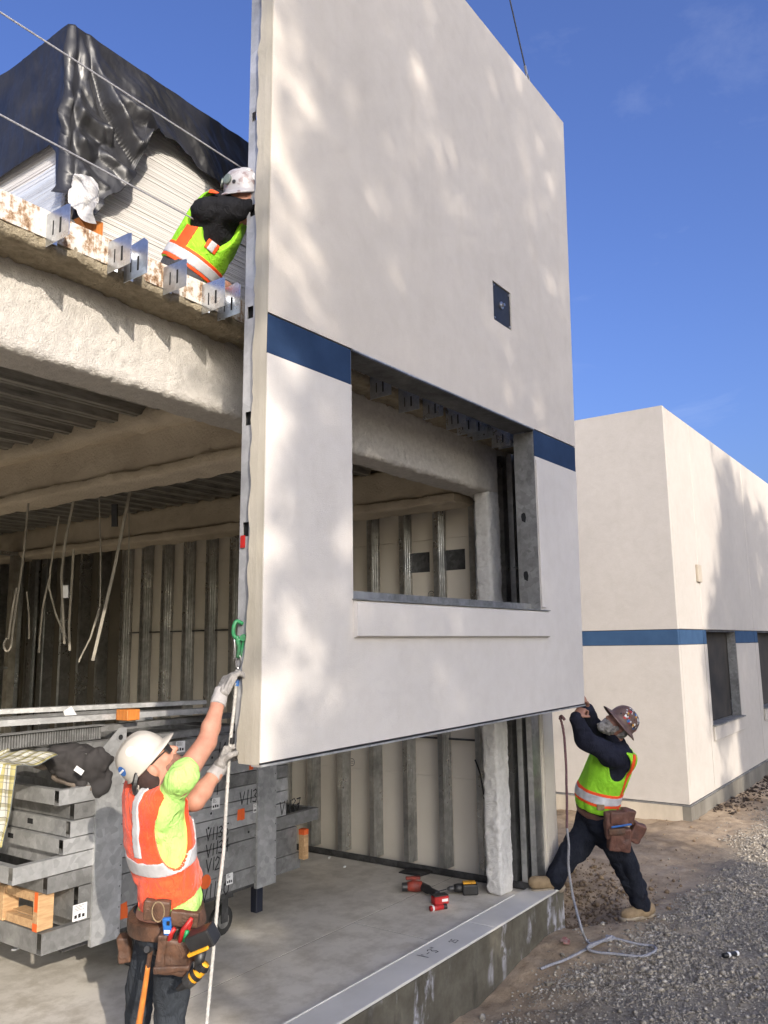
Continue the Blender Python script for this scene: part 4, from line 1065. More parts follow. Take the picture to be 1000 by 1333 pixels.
# cart
cart = thing('stock_cart', 'galvanised steel cart with four uprights carrying the stack of frames', 'cart', (-2.9, 1.9, 0))
mb = MB()
for y in (1.42, 2.36): mb.box(-3.7, -1.98, y, y+.06, .30, .38)
for x in (-3.6, -2.9, -2.15): mb.box(x, x+.05, 1.481, 2.359, .305, .375)
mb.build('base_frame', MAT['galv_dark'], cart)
for x in (-3.645, -2.325):
    for y, s in ((YF0-.014, 1), (YF1+.012, -1)):
        mb = MB(); w = .19
        mb.prism([(0, .345), (w, .345), (w, 1.53), (w*.72, 1.53), (0, 1.40)], (x, y, 0), (1, 0, 0), (0, 0, 1), (0, s, 0), .004)
        mb.box(x, x+.004, y+.0045 if s > 0 else y-.03, y+.03 if s > 0 else y-.0045, .345, 1.39)
        u = mb.build('upright', MAT['galv'], cart)
        if s > 0: MB().lathe((x+w*.78, y-.0003, 1.475), (0, -1, 0), [(.016, 0), (.016, .0006)], 12).build('eye_hole', MAT['dark'], u)
        if s > 0: 
            mb = MB()
            for i in range(9): mb.lathe((x+w-.012, y-.0003, .40+.115*i), (0, -1, 0), [(.004, 0), (.003, .003)], 6)
            mb.build('rivets', MAT['galv_dark'], u)
for x, y in ((-2.36, 1.55), (-3.05, 1.62), (-2.36, 2.3), (-3.05, 2.3)):
    c = MB().lathe((x, y-.025, .10), (0, 1, 0), [(.055, 0), (.085, .004), (.10, .012), (.10, .04), (.085, .048), (.055, .052)], 20).build('caster', MAT['tyre'], cart, smooth=False)
    MB().lathe((x, y-.028, .10), (0, 1, 0), [(.052, 0), (.052, .058)], 14).build('hub', MAT['galv_dull'], c)
    mb = MB(); mb.box(x-.03, x+.03, y-.040, y-.032, .09, .25); mb.box(x-.03, x+.03, y+.034, y+.042, .09, .25); mb.box(x-.06, x+.06, y-.06, y+.06, .251, .299); mb.build('fork', MAT['galv_dark'], c)
MB().box(-2.12, -2.05, 1.44, 1.50, .10, .299).build('blue_leg', MAT['caster_blue'], cart, bevel=.004)
MB().box(-2.96, -2.89, 1.44, 1.50, .06, .299).build('blue_leg', MAT['caster_blue'], cart, bevel=.004)
# loose studs lying on top
GL = 'loose studs lying on top of the stack'
def loose(a, b, w, h, label, mt='galv', lip=True):
    a = np.asarray(a, float); b = np.asarray(b, float); mb = MB(); d = nrm(b-a); s = nrm(np.cross(d, V(0, 0, 1))); u = np.cross(s, d)
    mb.bar(a, b, w, .003); mb.bar(a+s*w/2-u*h/2, b+s*w/2-u*h/2, .003, h); mb.bar(a-s*w/2-u*h/2, b-s*w/2-u*h/2, .003, h)
    return tag(mb.build('loose_stud', MAT[mt]), label, 'steel stud', GL)
loose((-4.6, 2.05, 1.585), (-2.35, 1.62, 1.56), .10, .035, 'bright steel track lying lengthwise across the front of the loose studs')
loose((-4.3, 2.35, 1.56), (-2.2, 2.25, 1.55), .09, .035, 'steel stud lying behind the bright track', 'galv_dull')
loose((-3.6, 2.5, 1.60), (-2.1, 2.05, 1.585), .08, .03, 'steel stud lying askew at the back of the stack top')
loose((-3.66, 1.42, 1.445), (-2.0, 1.40, 1.445), .09, .035, 'steel stud lying along the front top edge of the stack', 'galv_dull')
loose((-3.3, 1.75, 1.50), (-2.05, 1.72, 1.50), .09, .035, 'steel stud lying beside the corrugated strip', 'galv_dull')
mb = MB()
for i in range(60):
    x = -4.35+i*.0175; mb.box(x, x+.008, 1.70, 1.715, 1.425, 1.50)
mb.box(-4.36, -3.29, 1.716, 1.724, 1.42, 1.505); mb.box(-4.36, -3.29, 1.68, 1.76, 1.506, 1.512)
tag(mb.build('corrugated_strip', MAT['galv_dull']), 'finely ribbed steel strip standing on edge on the stack top', 'steel strip')
b = at(61+30, 928, 5.6)
tag(MB().prism([(-.02, -.05), (.035, -.05), (.05, -.02), (.01, .045), (-.045, .01)], b, C_RIGHT, C_UP, C_FWD, .006).build('steel_tab', MAT['label_white']), 'small bent white steel tab standing up on the stack', 'steel tab')

# ------------------------------------------------------------------ wrapped bundle on the roof
BX, BY, BZ0, BZ1 = -4.25, .92, 3.95, 5.56
bund = thing('sheet_bundle', 'tall bundle of stacked grey steel sheets on the roof wrapped in film', 'bundle', (-3, 2, 3.87))
rgb = random.Random(4)
z = BZ0
while z < BZ1-.05:
    h = rgb.choice((.009, .011, .013, .016)); j = rgb.uniform(0, .006)
    MB().box(BX+.02+j, -1.6-j, BY+.02+rgb.uniform(0, .005), 3.4, z, z+h-.0014).build('sheet', MAT['sheet_metal'], bund); z += h
MB().box(BX+.03, -1.62, BY+.035, 3.38, BZ0, BZ1-.06).build('sheet_core', MAT['galv_dark'], bund)
for x in (-4.1, -3.2, -2.3): MB().box(x, x+.1, BY+.02, 3.3, 3.865, 3.948).build('bearer', MAT['wood'], bund)
# stretch film round the lower left side
n = 40; vs = []; fs = []
for i in range(n):
    y = BY+.004+(2.2)*i/(n-1)
    for j in range(9):
        z = 3.96+.76*j/8; p = np.array([[BX, y, z]]); q = vnoise(p, 5, 1)[0]*.012+vnoise(p*np.array([1, .3, 6]), 4, 5)[0]*.006
        vs.append((BX-.004+q[0]-.004, y, z))
for i in range(n-1):
    for j in range(8): fs.append((i*9+j, i*9+j+1, i*9+10+j, i*9+9+j))
MB().add(vs, fs).build('stretch_film', MAT['film'], bund, smooth=True)
# orange painted timber peeking out under the bundle
p = aty(122, 300, .86)
tag(MB().prism([(-.10, .04), (.06, .075), (.06, -.06), (.035, -.075)], p, (1, 0, 0), (0, 0, 1), (0, 1, 0), .05).build('orange_block', MAT['handle']), 'orange painted timber wedge under the wrapped bundle on the roof', 'timber')

# black tarp: sheet draped over the top and down two sides
def tarp():
    nu, nv = 260, 110
    UL, UF = 3.2, 2.75                # length of left side and front side
    us = np.concatenate([np.linspace(-UL, -.5, 50), np.linspace(-.48, 1.4, 210), np.linspace(1.42, UF, 30)])
    nu = len(us); P = np.zeros((nu, nv, 3))
    # depth of the hanging edge (metres below the top) along the run
    ku = [-UL, -1.1, -.12, -.05, .02, .10, .20, .28, .36, .44, .54, .7, .95, 1.15, 1.3, 1.5, UF]
    kd = [.72, .72, .72, .80, 1.22, 1.20, 1.0, .92, .80, .52, .42, .40, .42, .50, .62, .66, .7]
    dep = np.interp(us, ku, kd)
    for i, u in enumerate(us):
        vv = np.linspace(0, 1, nv)
        if u < 0: x = np.full(nv, BX-.012); y = np.full(nv, BY-u); nx, ny = -1, 0
        else: x = np.full(nv, BX+u); y = np.full(nv, BY-.012); nx, ny = 0, -1
        c = math.exp(-(u/.06)**2)
        z = BZ1+.012-vv*dep[i]
        amp = .010+.004*vv
        if u > -.02: amp = amp+.085*np.exp(-((u-.28)/.30)**2)*sstep(vv*1.6)+.018*vv
        q = np.stack([np.full(nv, u*2.2+(vv*.9 if u > 0 else 0)), np.full(nv, 3.3), z*1.15], -1)
        sx_ = np.full(nv, u)-vv*.30*(u > 0); sz_ = z*1.0
        jit = vnoise(np.stack([np.full(nv, u), z, np.zeros(nv)], -1), 5.0, 31)*.025
        sx_ = sx_+jit[:, 0]; sz_ = sz_+jit[:, 1]
        w = 1.0*tnoise(sx_*5.2+sz_*.7, sz_*2.6-sx_*.8, 3)+.75*tnoise(sx_*9+sz_*3.1, sz_*6.5-sx_*4, 9)+.30*tnoise(sx_*21-sz_*6, sz_*15+sx_*7, 14)+.06*tnoise(sx_*44+sz_*9, sz_*36-sx_*17, 22)
        w = w-1.3*math.exp(-((u-.03)/.018)**2)*(1 if u > 0 else 0)-1.6*np.exp(-((u-.06-.34*vv)/.022)**2)*sstep((1-vv)*3)+.8*np.exp(-((u-.10-.34*vv)/.025)**2)
        o = np.maximum(amp*(.55+w*.8), 0.002)
        o = o+.10*vv**2*math.exp(-((u-.30)/.22)**2)
        ux = .03*vnoise(q, 3.5, 15)[:, 1]*(np.exp(-((u-.28)/.4)**2) if u > 0 else .15)
        P[i, :, 0] = x+nx*o+(ux if u > 0 else 0)-.02*c*vv; P[i, :, 1] = y+ny*o-.01*c*vv; P[i, :, 2] = z+.02*w*vv*(1 if u > 0 else 0)
    verts = P.reshape(-1, 3); idx = np.arange(nu*nv).reshape(nu, nv)
    f = np.stack([idx[:-1, :-1], idx[1:, :-1], idx[1:, 1:], idx[:-1, 1:]], -1).reshape(-1, 4)
    o = np_mesh('tarp', verts, f, MAT['tarp'], smooth=False)
    sm = o.modifiers.new('thick', 'SOLIDIFY'); sm.thickness = .003
    return o
tp = tag(tarp(), 'shiny black plastic tarp crumpled over the bundle on the roof', 'tarp')
MB().prism([(BX-.01, BY-.01), (-1.5, BY-.01), (-1.5, BY+3.2), (BX-.01, BY+3.2)], (0, 0, BZ1+.012), (1, 0, 0), (0, 1, 0), (0, 0, 1), .004).build('tarp_top', MAT['tarp'], tp)
# white plastic bag tucked at the tarp corner
n = 16; bp = []; bf_ = []
c4 = [at(101, 226, 4.50), at(130, 236, 4.46), at(126, 288, 4.40), at(88, 266, 4.44)]
for i in range(n):
    for j in range(n):
        u, v = i/(n-1), j/(n-1); p = (c4[0]*(1-u)+c4[1]*u)*(1-v)+(c4[3]*(1-u)+c4[2]*u)*v
        w = vnoise(p[None], 7, 4)[0]*.035+vnoise(p[None], 19, 4)[0]*.030
        bp.append(p+w-C_FWD*.02)
for i in range(n-1):
    for j in range(n-1): bf_.append((i*n+j, i*n+n+j, i*n+n+j+1, i*n+j+1))
o = MB().add(bp, bf_).build('plastic_bag', MAT['bag']); o.modifiers.new('thick', 'SOLIDIFY').thickness = .004
tag(o, 'crumpled white plastic scrap tucked under the tarp corner', 'plastic')
# ------------------------------------------------------------------ people: bodies and clothes grown as one smooth surface from tapered limbs
class Field:
    def __init__(s, lo, hi, h):
        s.h = h; s.lo = np.asarray(lo, float)-2*h; hi = np.asarray(hi, float)+2*h
        s.n = np.ceil((hi-s.lo)/h).astype(int)+1
        s.f = np.full(s.n, .25, np.float32)
        s.ax = [(s.lo[k]+h*np.arange(s.n[k])).astype(np.float32) for k in range(3)]
    def sub(s, lo, hi):
        a = np.clip(np.floor((np.asarray(lo)-s.lo)/s.h).astype(int), 0, s.n-1); b = np.clip(np.ceil((np.asarray(hi)-s.lo)/s.h).astype(int)+1, 1, s.n)
        sl = tuple(slice(a[k], max(b[k], a[k]+1)) for k in range(3))
        return sl, s.ax[0][sl[0]][:, None, None], s.ax[1][sl[1]][None, :, None], s.ax[2][sl[2]][None, None, :]
    def dist(s, pr, inf=0.0, mg=.06):
        if pr[0] == 'c':
            _, a, b, ra, rb, k = pr; a = np.asarray(a, np.float32); b = np.asarray(b, np.float32); r = max(ra, rb)+inf+mg+k
            sl, X, Y, Z = s.sub(np.minimum(a, b)-r, np.maximum(a, b)+r)
            d = b-a; L = float(d@d)+1e-9
            t = np.clip(((X-a[0])*d[0]+(Y-a[1])*d[1]+(Z-a[2])*d[2])/L, 0, 1)
            q = np.sqrt((X-a[0]-t*d[0])**2+(Y-a[1]-t*d[1])**2+(Z-a[2]-t*d[2])**2)-(ra+(rb-ra)*t)-inf
        else:
            _, c, rr, A, k = pr; c = np.asarray(c, np.float32); R = max(rr)+inf+mg+k
            sl, X, Y, Z = s.sub(c-R, c+R); rr = [q+inf for q in rr]
            P = [((X-c[0])*A[i][0]+(Y-c[1])*A[i][1]+(Z-c[2])*A[i][2]) for i in range(3)]
            if pr[0] == 'e':
                k0 = np.sqrt(sum((P[i]/rr[i])**2 for i in range(3))); k1 = np.sqrt(sum((P[i]/rr[i]**2)**2 for i in range(3)))+1e-6
                q = k0*(k0-1)/k1
            else:
                rd = min(rr)*.35
                Q = [np.abs(P[i])-rr[i]+rd for i in range(3)]
                q = np.sqrt(sum(np.maximum(x, 0)**2 for x in Q))+np.minimum(np.maximum(np.maximum(Q[0], Q[1]), Q[2]), 0)-rd
        return sl, q.astype(np.float32), pr[-1]
    def add(s, prims, inf=0.0):
        for pr in prims:
            sl, q, k = s.dist(pr, inf); a = s.f[sl]; h = np.clip(.5+.5*(a-q)/k, 0, 1)
            s.f[sl] = a*(1-h)+q*h-k*h*(1-h)
        return s
    def cut(s, prims, inf=0.0):
        for pr in prims:
            sl, q, k = s.dist(pr, inf); s.f[sl] = np.maximum(s.f[sl], -q)
        return s
    def clip(s, p, n):
        """keep the side the normal n points away from"""
        n = nrm(n).astype(np.float32); p = np.asarray(p, np.float32)
        q = (s.ax[0][:, None, None]-p[0])*n[0]+(s.ax[1][None, :, None]-p[1])*n[1]+(s.ax[2][None, None, :]-p[2])*n[2]
        s.f = np.maximum(s.f, q); return s
    def fold(s, amp, fr, seed, st=(1, 1, 1)):
        """cloth folds: smooth noise added to the distance"""
        m_ = np.abs(s.f) < .05; ii = np.argwhere(m_)
        P = s.lo+ii*s.h; w = vnoise(P*np.asarray(st), fr, seed)[:, 0]
        s.f[m_] += (amp*(1-2*np.abs(w))).astype(np.float32); return s
    def mesh(s, name, mt, parent, smooth=True):
        f = s.f; ins = f < 0
        c = [ins[i:ins.shape[0]-1+i, j:ins.shape[1]-1+j, k:ins.shape[2]-1+k] for i in (0, 1) for j in (0, 1) for k in (0, 1)]
        sm = sum(x.astype(np.int8) for x in c); act = (sm > 0) & (sm < 8); ii = np.argwhere(act)
        if len(ii) == 0: return None
        vid = np.full(act.shape, -1, np.int32); vid[act] = np.arange(len(ii))
        acc = np.zeros((len(ii), 3)); cnt = np.zeros(len(ii))
        cor = [(i, j, k) for i in (0, 1) for j in (0, 1) for k in (0, 1)]
        val = {q: f[ii[:, 0]+q[0], ii[:, 1]+q[1], ii[:, 2]+q[2]] for q in cor}
        for q in cor:
            for ax in range(3):
                if q[ax] == 0:
                    r = list(q); r[ax] = 1; r = tuple(r); a, b = val[q], val[r]; x = (a < 0) != (b < 0)
                    t = np.where(x, a/(a-b+1e-12), 0); p = np.tile(np.array(q, float), (len(ii), 1)); p[:, ax] = t
                    acc += p*x[:, None]; cnt += x
        P = s.lo+(ii+acc/cnt[:, None])*s.h; F = []
        for ax in range(3):
            a, b = (ax+1) % 3, (ax+2) % 3
            sl0 = [slice(1, -1)]*3; sl1 = [slice(1, -1)]*3; sl0[ax] = slice(0, -1); sl1[ax] = slice(1, None)
            i0 = ins[tuple(sl0)]; i1 = ins[tuple(sl1)]; e = np.argwhere(i0 != i1)
            if len(e) == 0: continue
            base = e.copy(); base[:, a] += 1; base[:, b] += 1
            fl = i0[e[:, 0], e[:, 1], e[:, 2]]
            def vv(da, db):
                q = base.copy(); q[:, a] += da; q[:, b] += db; return vid[q[:, 0], q[:, 1], q[:, 2]]
            q = np.stack([vv(-1, -1), vv(0, -1), vv(0, 0), vv(-1, 0)], -1); q[~fl] = q[~fl][:, ::-1]; F.append(q)
        return np_mesh(name, P, np.concatenate(F), mt, parent, smooth)

def cap(a, b, ra, rb, k=.02): return ('c', a, b, ra, rb, k)
def ell(c, r, A, k=.02): return ('e', c, r, A, k)
def rbox(c, r, A, k=.01): return ('b', c, r, A, k)
def bounds(prims, m_=.05):
    lo = np.full(3, 1e9); hi = -lo
    for p in prims:
        if p[0] == 'c':
            for q, r in ((p[1], p[3]), (p[2], p[4])): lo = np.minimum(lo, np.asarray(q)-r); hi = np.maximum(hi, np.asarray(q)+r)
        else: r = max(p[2]); lo = np.minimum(lo, np.asarray(p[1])-r); hi = np.maximum(hi, np.asarray(p[1])+r)
    return lo-m_, hi+m_

def grow(name, prims, mt, parent, h=.006, inf=0.0, folds=(), clips=(), cuts=(), cutinf=0.0):
    lo, hi = bounds(prims, .03+inf)
    F = Field(lo, hi, h).add(prims, inf)
    for a in folds: F.fold(*a)
    for p, n in clips: F.clip(p, n)
    if cuts: F.cut(cuts, cutinf)
    return F.mesh(name, MAT[mt], parent)

def hand(w, f, n, side, curl=(.9, 1.0, .6), s=1.0, thumb=.5):
    """palm and five fingers: wrist w, finger direction f, palm normal n, side +1/-1 puts the thumb"""
    f = nrm(f); n = nrm(np.asarray(n)-f*np.dot(n, f)); b = np.cross(f, n)*side
    P = [rbox(w+f*.052*s, (.048*s, .041*s, .0155*s), (f, b, n), .012), cap(w-f*.03*s, w+f*.02*s, .026*s, .027*s, .02)]
    for i, (o, l) in enumerate(((.031, .95), (.0105, 1.06), (-.0105, 1.0), (-.031, .8))):
        p = w+(f*.096+b*o)*s; a = 0.0; dirs = []
        for ln, c in zip((.044, .027, .021), curl):
            a += c; d = f*math.cos(a)+n*math.sin(a)+b*o*1.5*(1-a*.3)
            q = p+nrm(d)*ln*l*s; P.append(cap(p, q, .0098*s, .0088*s, .004)); p = q
    p = w+(f*.028+b*.036)*s; q = p+nrm(b*.75+f*.55+n*thumb)*.042*s; r = q+nrm(f*.8+n*(thumb+.35)+b*.05)*.033*s
    P += [cap(p, q, .0135*s, .0115*s, .012), cap(q, r, .0115*s, .0095*s, .005)]
    return P

def head_prims(c, f, u, s=1.0):
    """c = skull centre; f faces forward, u up"""
    f = nrm(f); u = nrm(u-f*np.dot(u, f)); r = np.cross(f, u); A = (r, f, u)
    X = lambda a, b, d: c+(r*a+f*b+u*d)*s
    P = [ell(X(0, -.012, .028), (.076*s, .096*s, .098*s), A, .02), ell(X(0, .030, -.035), (.062*s, .070*s, .078*s), A, .03),
         ell(X(0, .062, -.088), (.034*s, .030*s, .026*s), A, .03), cap(X(-.034, .070, .022), X(.034, .070, .022), .013*s, .013*s, .014),
         cap(X(0, .090, .020), X(0, .113, -.022), .0095*s, .0135*s, .010), cap(X(-.013, .098, -.026), X(.013, .098, -.026), .0085*s, .0085*s, .008),
         cap(X(-.020, .084, -.055), X(.020, .084, -.055), .0085*s, .0085*s, .006), cap(X(-.018, .082, -.068), X(.018, .082, -.068), .009*s, .009*s, .006),
         ell(X(-.045, .058, -.018), (.022*s, .022*s, .022*s), A, .02), ell(X(.045, .058, -.018), (.022*s, .022*s, .022*s), A, .02)]
    for sg in (-1, 1):
        P += [ell(X(.079*sg, -.012, -.008), (.010*s, .021*s, .032*s), A, .008), ell(X(.031*sg, .074, .004), (.015*s, .012*s, .010*s), A, .006)]
    return P, X, A

def hard_hat(parent, c, f, u, mt, full=False, s=1.0, name='hard_hat'):
    f = nrm(f); u = nrm(u-f*np.dot(u, f)); r = np.cross(f, u)
    vs = []; fs = []; n = 48; rings = []
    for k in range(5): rings.append(('b', 1-k/4))
    for k in range(1, 15): rings.append(('d', k/14*math.pi/2))
    for kind, t in rings:
        for i in range(n):
            a = 2*math.pi*i/n; ca, sa = math.cos(a), math.sin(a)      # a = 0 is the front
            R = np.array([.106*sa, .126*ca])*s
            if kind == 'b':
                ext = (.048+.022*max(0, ca)**2) if full else (.008+.044*max(0, ca)**2.2)
                e = ext*t*s; L = np.linalg.norm(R); R = R*(1+e/L); h = -.004-.020*t*(1 if full else (.6+.4*ca))*s-.012*t*abs(sa)
                if kind == 'b' and t > .99: h -= .003
            else:
                R = R*(math.cos(t)**.72 if t < math.pi/2-1e-6 else 0.0); h = .126*math.sin(t)**.92*s
                ridge = .006*math.exp(-(R[0]/.012)**2)+.004*math.exp(-((abs(R[0])-.045)/.010)**2)
                h += ridge*math.sin(t)*s*(1 if t > .3 else 0)
            vs.append(c+r*R[0]+f*R[1]+u*h)
    m_ = len(rings)
    for j in range(m_-1):
        for i in range(n): fs.append((j*n+i, j*n+(i+1) % n, (j+1)*n+(i+1) % n, (j+1)*n+i))
    o = MB().add(vs, fs).build(name, MAT[mt], parent, smooth=True)
    sm = o.modifiers.new('thick', 'SOLIDIFY'); sm.thickness = .004
    def on(a, t):
        """point and normal on the dome: a = angle from front towards the wearer's right, t = height angle"""
        def q(a, t):
            R = np.array([.106*math.sin(a), .126*math.cos(a)])*s*math.cos(t)**.72
            return c+r*R[0]+f*R[1]+u*(.126*math.sin(t)**.92*s)
        p = q(a, t); nn = nrm(np.cross(q(a+.01, t)-p, q(a, t+.01)-p))
        if np.dot(nn, p-c) < 0: nn = -nn
        return p, nn
    return o, on

def sticker(hat, on, a, t, r, mt, name='sticker'):
    """thin round sticker that hugs the dome"""
    p, nn = on(a, t); e1 = nrm(np.cross(nn, V(0, 0, 1))); e2 = np.cross(nn, e1); vs = [p+nn*.0045]; fs = []
    for k in range(16):
        q = 2*math.pi*k/16; vs.append(p+nn*.0022+(e1*math.cos(q)+e2*math.sin(q))*r)
    for k in range(16): fs.append((0, 1+k, 1+(k+1) % 16))
    return MB().add(vs, fs).build(name, MAT[mt], hat, smooth=True)
def frame(up, right):
    u = nrm(up); r = nrm(np.asarray(right)-u*np.dot(right, u)); f = np.cross(u, r); return r, f, u

# =================================================================== worker in the orange vest
def worker_orange():
    T = thing('person', 'worker in orange vest and white hard hat reaching up to the white rope', 'person', tuple(at(212, 1430, 3.62)*V(1, 1, 0)), 'construction workers')
    pel = at(221, 1194, 3.62); neck = at(204, 1016, 3.60)
    u = nrm(neck-pel); toR = V(math.cos(rad(-112)), math.sin(rad(-112)), 0)      # wearer's right side
    r, f, u = frame(u, toR); A = (r, f, u)
    f = -f if np.dot(f, C_RIGHT) < 0 else f
    A = (r, f, u)
    shR = at(236, 1014, 3.44); elR = at(269, 966, 3.60); wrR = at(287, 905, 3.74)
    shL = at(203, 1030, 3.78); elL = at(254, 1042, 3.60); wrL = at(284, 1002, 3.74)
    H = np.linalg.norm(neck-pel); X = lambda a, b, d: pel+r*a+f*b+u*d*H
    torso = [ell(X(0, .0, .02), (.165, .115, .13), A, .05), ell(X(0, .005, .28), (.150, .112, .15), A, .06), ell(X(0, -.005, .56), (.168, .118, .17), A, .06),
             ell(X(0, -.012, .76), (.170, .105, .12), A, .06), cap(X(-.13, -.02, .90), X(.13, -.02, .90), .062, .062, .06), cap(X(0, -.03, .90), neck+f*.01, .075, .06, .05),
             ell(X(0, .055, .16), (.12, .075, .10), A, .06)]
    armsU = [cap(shR, elR, .054, .043, .03), cap(shL, elL, .054, .043, .03), cap(X(.12, -.01, .86), shR, .056, .044, .05), cap(X(-.12, -.01, .86), shL, .060, .050, .05)]
    armsF = [cap(elR, elR+(wrR-elR)*.3, .038, .040, .02), cap(elR+(wrR-elR)*.3, wrR, .040, .026, .02), cap(elL, elL+(wrL-elL)*.3, .041, .042, .02), cap(elL+(wrL-elL)*.3, wrL, .042, .027, .02)]
    hipR, hipL = X(.092, 0, -.02), X(-.092, 0, -.02)
    knR, anR = at(221, 1340, 3.56), at(219, 1440, 3.50); knL, anL = at(183, 1335, 3.74), at(173, 1418, 3.84)
    anR[2] = .10; anL[2] = .10; knR[2] = .47; knL[2] = .47
    legs = [cap(hipR, knR, .092, .062, .03), cap(knR, anR, .060, .040, .02), cap(hipL, knL, .092, .062, .03), cap(knL, anL, .060, .040, .02), ell(X(0, -.03, -.02), (.16, .12, .11), A, .04)]
    hf = nrm(C_RIGHT*.66+C_UP*.70+C_FWD*.22); hu = nrm(-C_RIGHT*.70+C_UP*.66-C_FWD*.05); hc = at(201, 995, 3.56)
    hp, HX, HA = head_prims(hc, hf, hu, .94)
    fd = nrm(at(312, 858, 3.86)-wrR)
    hR = hand(wrR, fd, nrm(C_RIGHT*.75-C_UP*.3+C_FWD*.6), 1, (.55, .75, .5)); fl = nrm(at(299, 962, 3.86)-wrL); hL = hand(wrL, fl, nrm(C_RIGHT*.8+C_FWD*.3-C_UP*.2), -1, (.9, 1.0, .6))
    feet = []
    for an, d in ((anR, .02), (anL, -.05)):
        ff = nrm(f*V(1, 1, 0)+toR*d); ft = an*V(1, 1, 0)+V(0, 0, .045); feet += [cap(ft-ff*.06, ft+ff*.15, .042, .038, .02), cap(an, ft-ff*.02, .045, .045, .03)]
    grow('body', torso+armsU+armsF+legs+hp+[cap(HX(0, -.02, -.06), neck, .056, .062, .04)]+hR+hL+feet, 'skin', T, .0065)
    # T-shirt
    e1 = shR+(elR-shR)*.15; e2 = shL+(elL-shL)*.45
    shirt = torso+[cap(shR, e1, .047, .054, .03), cap(shL, e2, .058, .062, .03), armsU[2], armsU[3]]
    grow('t_shirt', shirt, 'lime', T, .006, .010, folds=((.005, 9, 3.0), (.0035, 24, 5.0)), clips=((X(0, 0, .06), -u+f*.05),), cuts=[cap(neck-u*.02, HX(0, -.01, -.05), .070, .085, .01)])
    # vest
    hole = [ell(X(.215, .0, .72), (.120, .085, .175), A, .01), ell(X(-.215, .0, .72), (.120, .085, .175), A, .01), cap(shR-nrm(elR-shR)*.01, elR, .078, .075, .01), cap(shL-nrm(elL-shL)*.01, elL, .078, .075, .01)]
    vp = torso+[cap(X(.12, -.01, .88), X(.15, -.01, .90), .066, .06, .05), cap(X(-.12, -.01, .88), X(-.15, -.01, .90), .066, .06, .05)]
    hem = (X(0, 0, .19), nrm(-u+f*.22)); top = (neck+u*.05, nrm(u-f*.25)); hole = hole+[cap(neck-u*.02, HX(0, -.01, -.05), .078, .10, .01)]
    vest = grow('safety_vest', vp, 'orange_cloth', T, .0065, .026, folds=((.010, 7, 8.0, (1, 1, .5)), (.0035, 20, 6.0)), clips=(hem, top), cuts=hole)
    def band(nm, mt, p0, p1, n, inf=.0295, par=vest, cuts=hole, extra=()):
        grow(nm, vp, mt, par, .005, inf, folds=((.010, 7, 8.0, (1, 1, .5)),), clips=((p1, n), (p0, -np.asarray(n)), top)+tuple(extra), cuts=cuts)
    bn = nrm(u+f*-.10); band('reflective_stripe', 'reflective', X(0, 0, .435), X(0, 0, .545), bn)
    for sgn in (1, -1): band('reflective_stripe', 'reflective', X(sgn*.072, 0, 0), X(sgn*.112, 0, 0), r, .0300, extra=((X(0, 0, .555), -u),))
    # trousers, belt, boots
    grow('jeans', legs+[torso[0]], 'denim', T, .0065, .014, folds=((.008, 8, 1.0, (1, 1, .7)), (.004, 24, 4.0)), clips=((X(0, 0, .06), u), ((anR+anL)/2*V(1, 1, 0)+V(0, 0, .055), V(0, 0, -1))))
    grow('boots', feet, 'suede', T, .006, .012)
    belt = grow('tool_belt', torso[:2]+[legs[-1], legs[0], legs[2]], 'leather', T, .0065, .030, clips=((X(0, 0, .07), u-r*.10), (X(0, 0, -.03), -u+r*.10)))
    def pouch(c, half, rot=0.0, mt='leather', nm='pouch'):
        a = nrm(C_RIGHT*math.cos(rot)+C_UP*math.sin(rot)); b = nrm(np.cross(a, C_FWD)); b = b if b[2] > 0 else -b; g_ = np.cross(a, b)
        P = [rbox(c, half, (a, b, g_), .012)]
        return grow(nm, P, mt, belt, .005, 0, folds=((.004, 18, 2.0),))
    pouch(at(228, 1243, 3.38), (.062, .075, .032), -.12); pouch(at(212, 1235, 3.37), (.020, .07, .03), -.1); pouch(at(250, 1228, 3.42), (.045, .06, .035), -.2)
    pouch(at(205, 1185, 3.405), (.055, .045, .016), -.1); pouch(at(241, 1196, 3.39), (.06, .035, .016), -.1); pouch(at(163, 1234, 3.72), (.028, .06, .03), .1); pouch(at(226, 1257, 3.37), (.075, .015, .036), .06)
    MB().tube([at(206+8*math.cos(a), 1187+13*math.sin(a), 3.385) for a in np.linspace(0, 2*math.pi, 20)], .003, 6).build('stitching', MAT['suede'], belt)
    # hard hat, head cloth, glasses, stubble, gloves
    hat, on = hard_hat(T, HX(0, -.012, .050), nrm(hf+hu*.08), nrm(hu-hf*.08), 'hat_white', False, .89)
    s1 = sticker(hat, on, rad(140), rad(20), .023, 'tool_blue'); p, nn = on(rad(140), rad(20)); e1_ = nrm(np.cross(nn, hu)); 
    MB().obox(p+nn*.0052, (e1_, np.cross(nn, e1_), nn), (.018, .004, .0008)).build('sticker_bar', MAT['label_white'], s1)
    sticker(hat, on, rad(88), rad(36), .020, 'label_white')
    P = [ell(HX(0, -.036, .0), (.084, .085, .085), HA, .03), cap(HX(0, -.075, -.03), HX(0, -.085, -.13), .058, .040, .03), cap(HX(.05, -.045, -.03), HX(.035, -.06, -.10), .035, .03, .03)]
    grow('head_cloth', P, 'durag', T, .005, 0, folds=((.006, 16, 3.0),), clips=((HX(0, .0, .0), hf-hu*.25), (HX(0, 0, .062), hu)))
    mb = MB(); mb.tube(spline([HX(.083, -.06, .035), HX(.088, -.11, .0), HX(.04, -.137, -.03), HX(-.04, -.137, -.03), HX(-.088, -.11, 0), HX(-.083, -.06, .035)], 6), .012, 6); mb.build('chin_strap', MAT['tool_black'], hat)
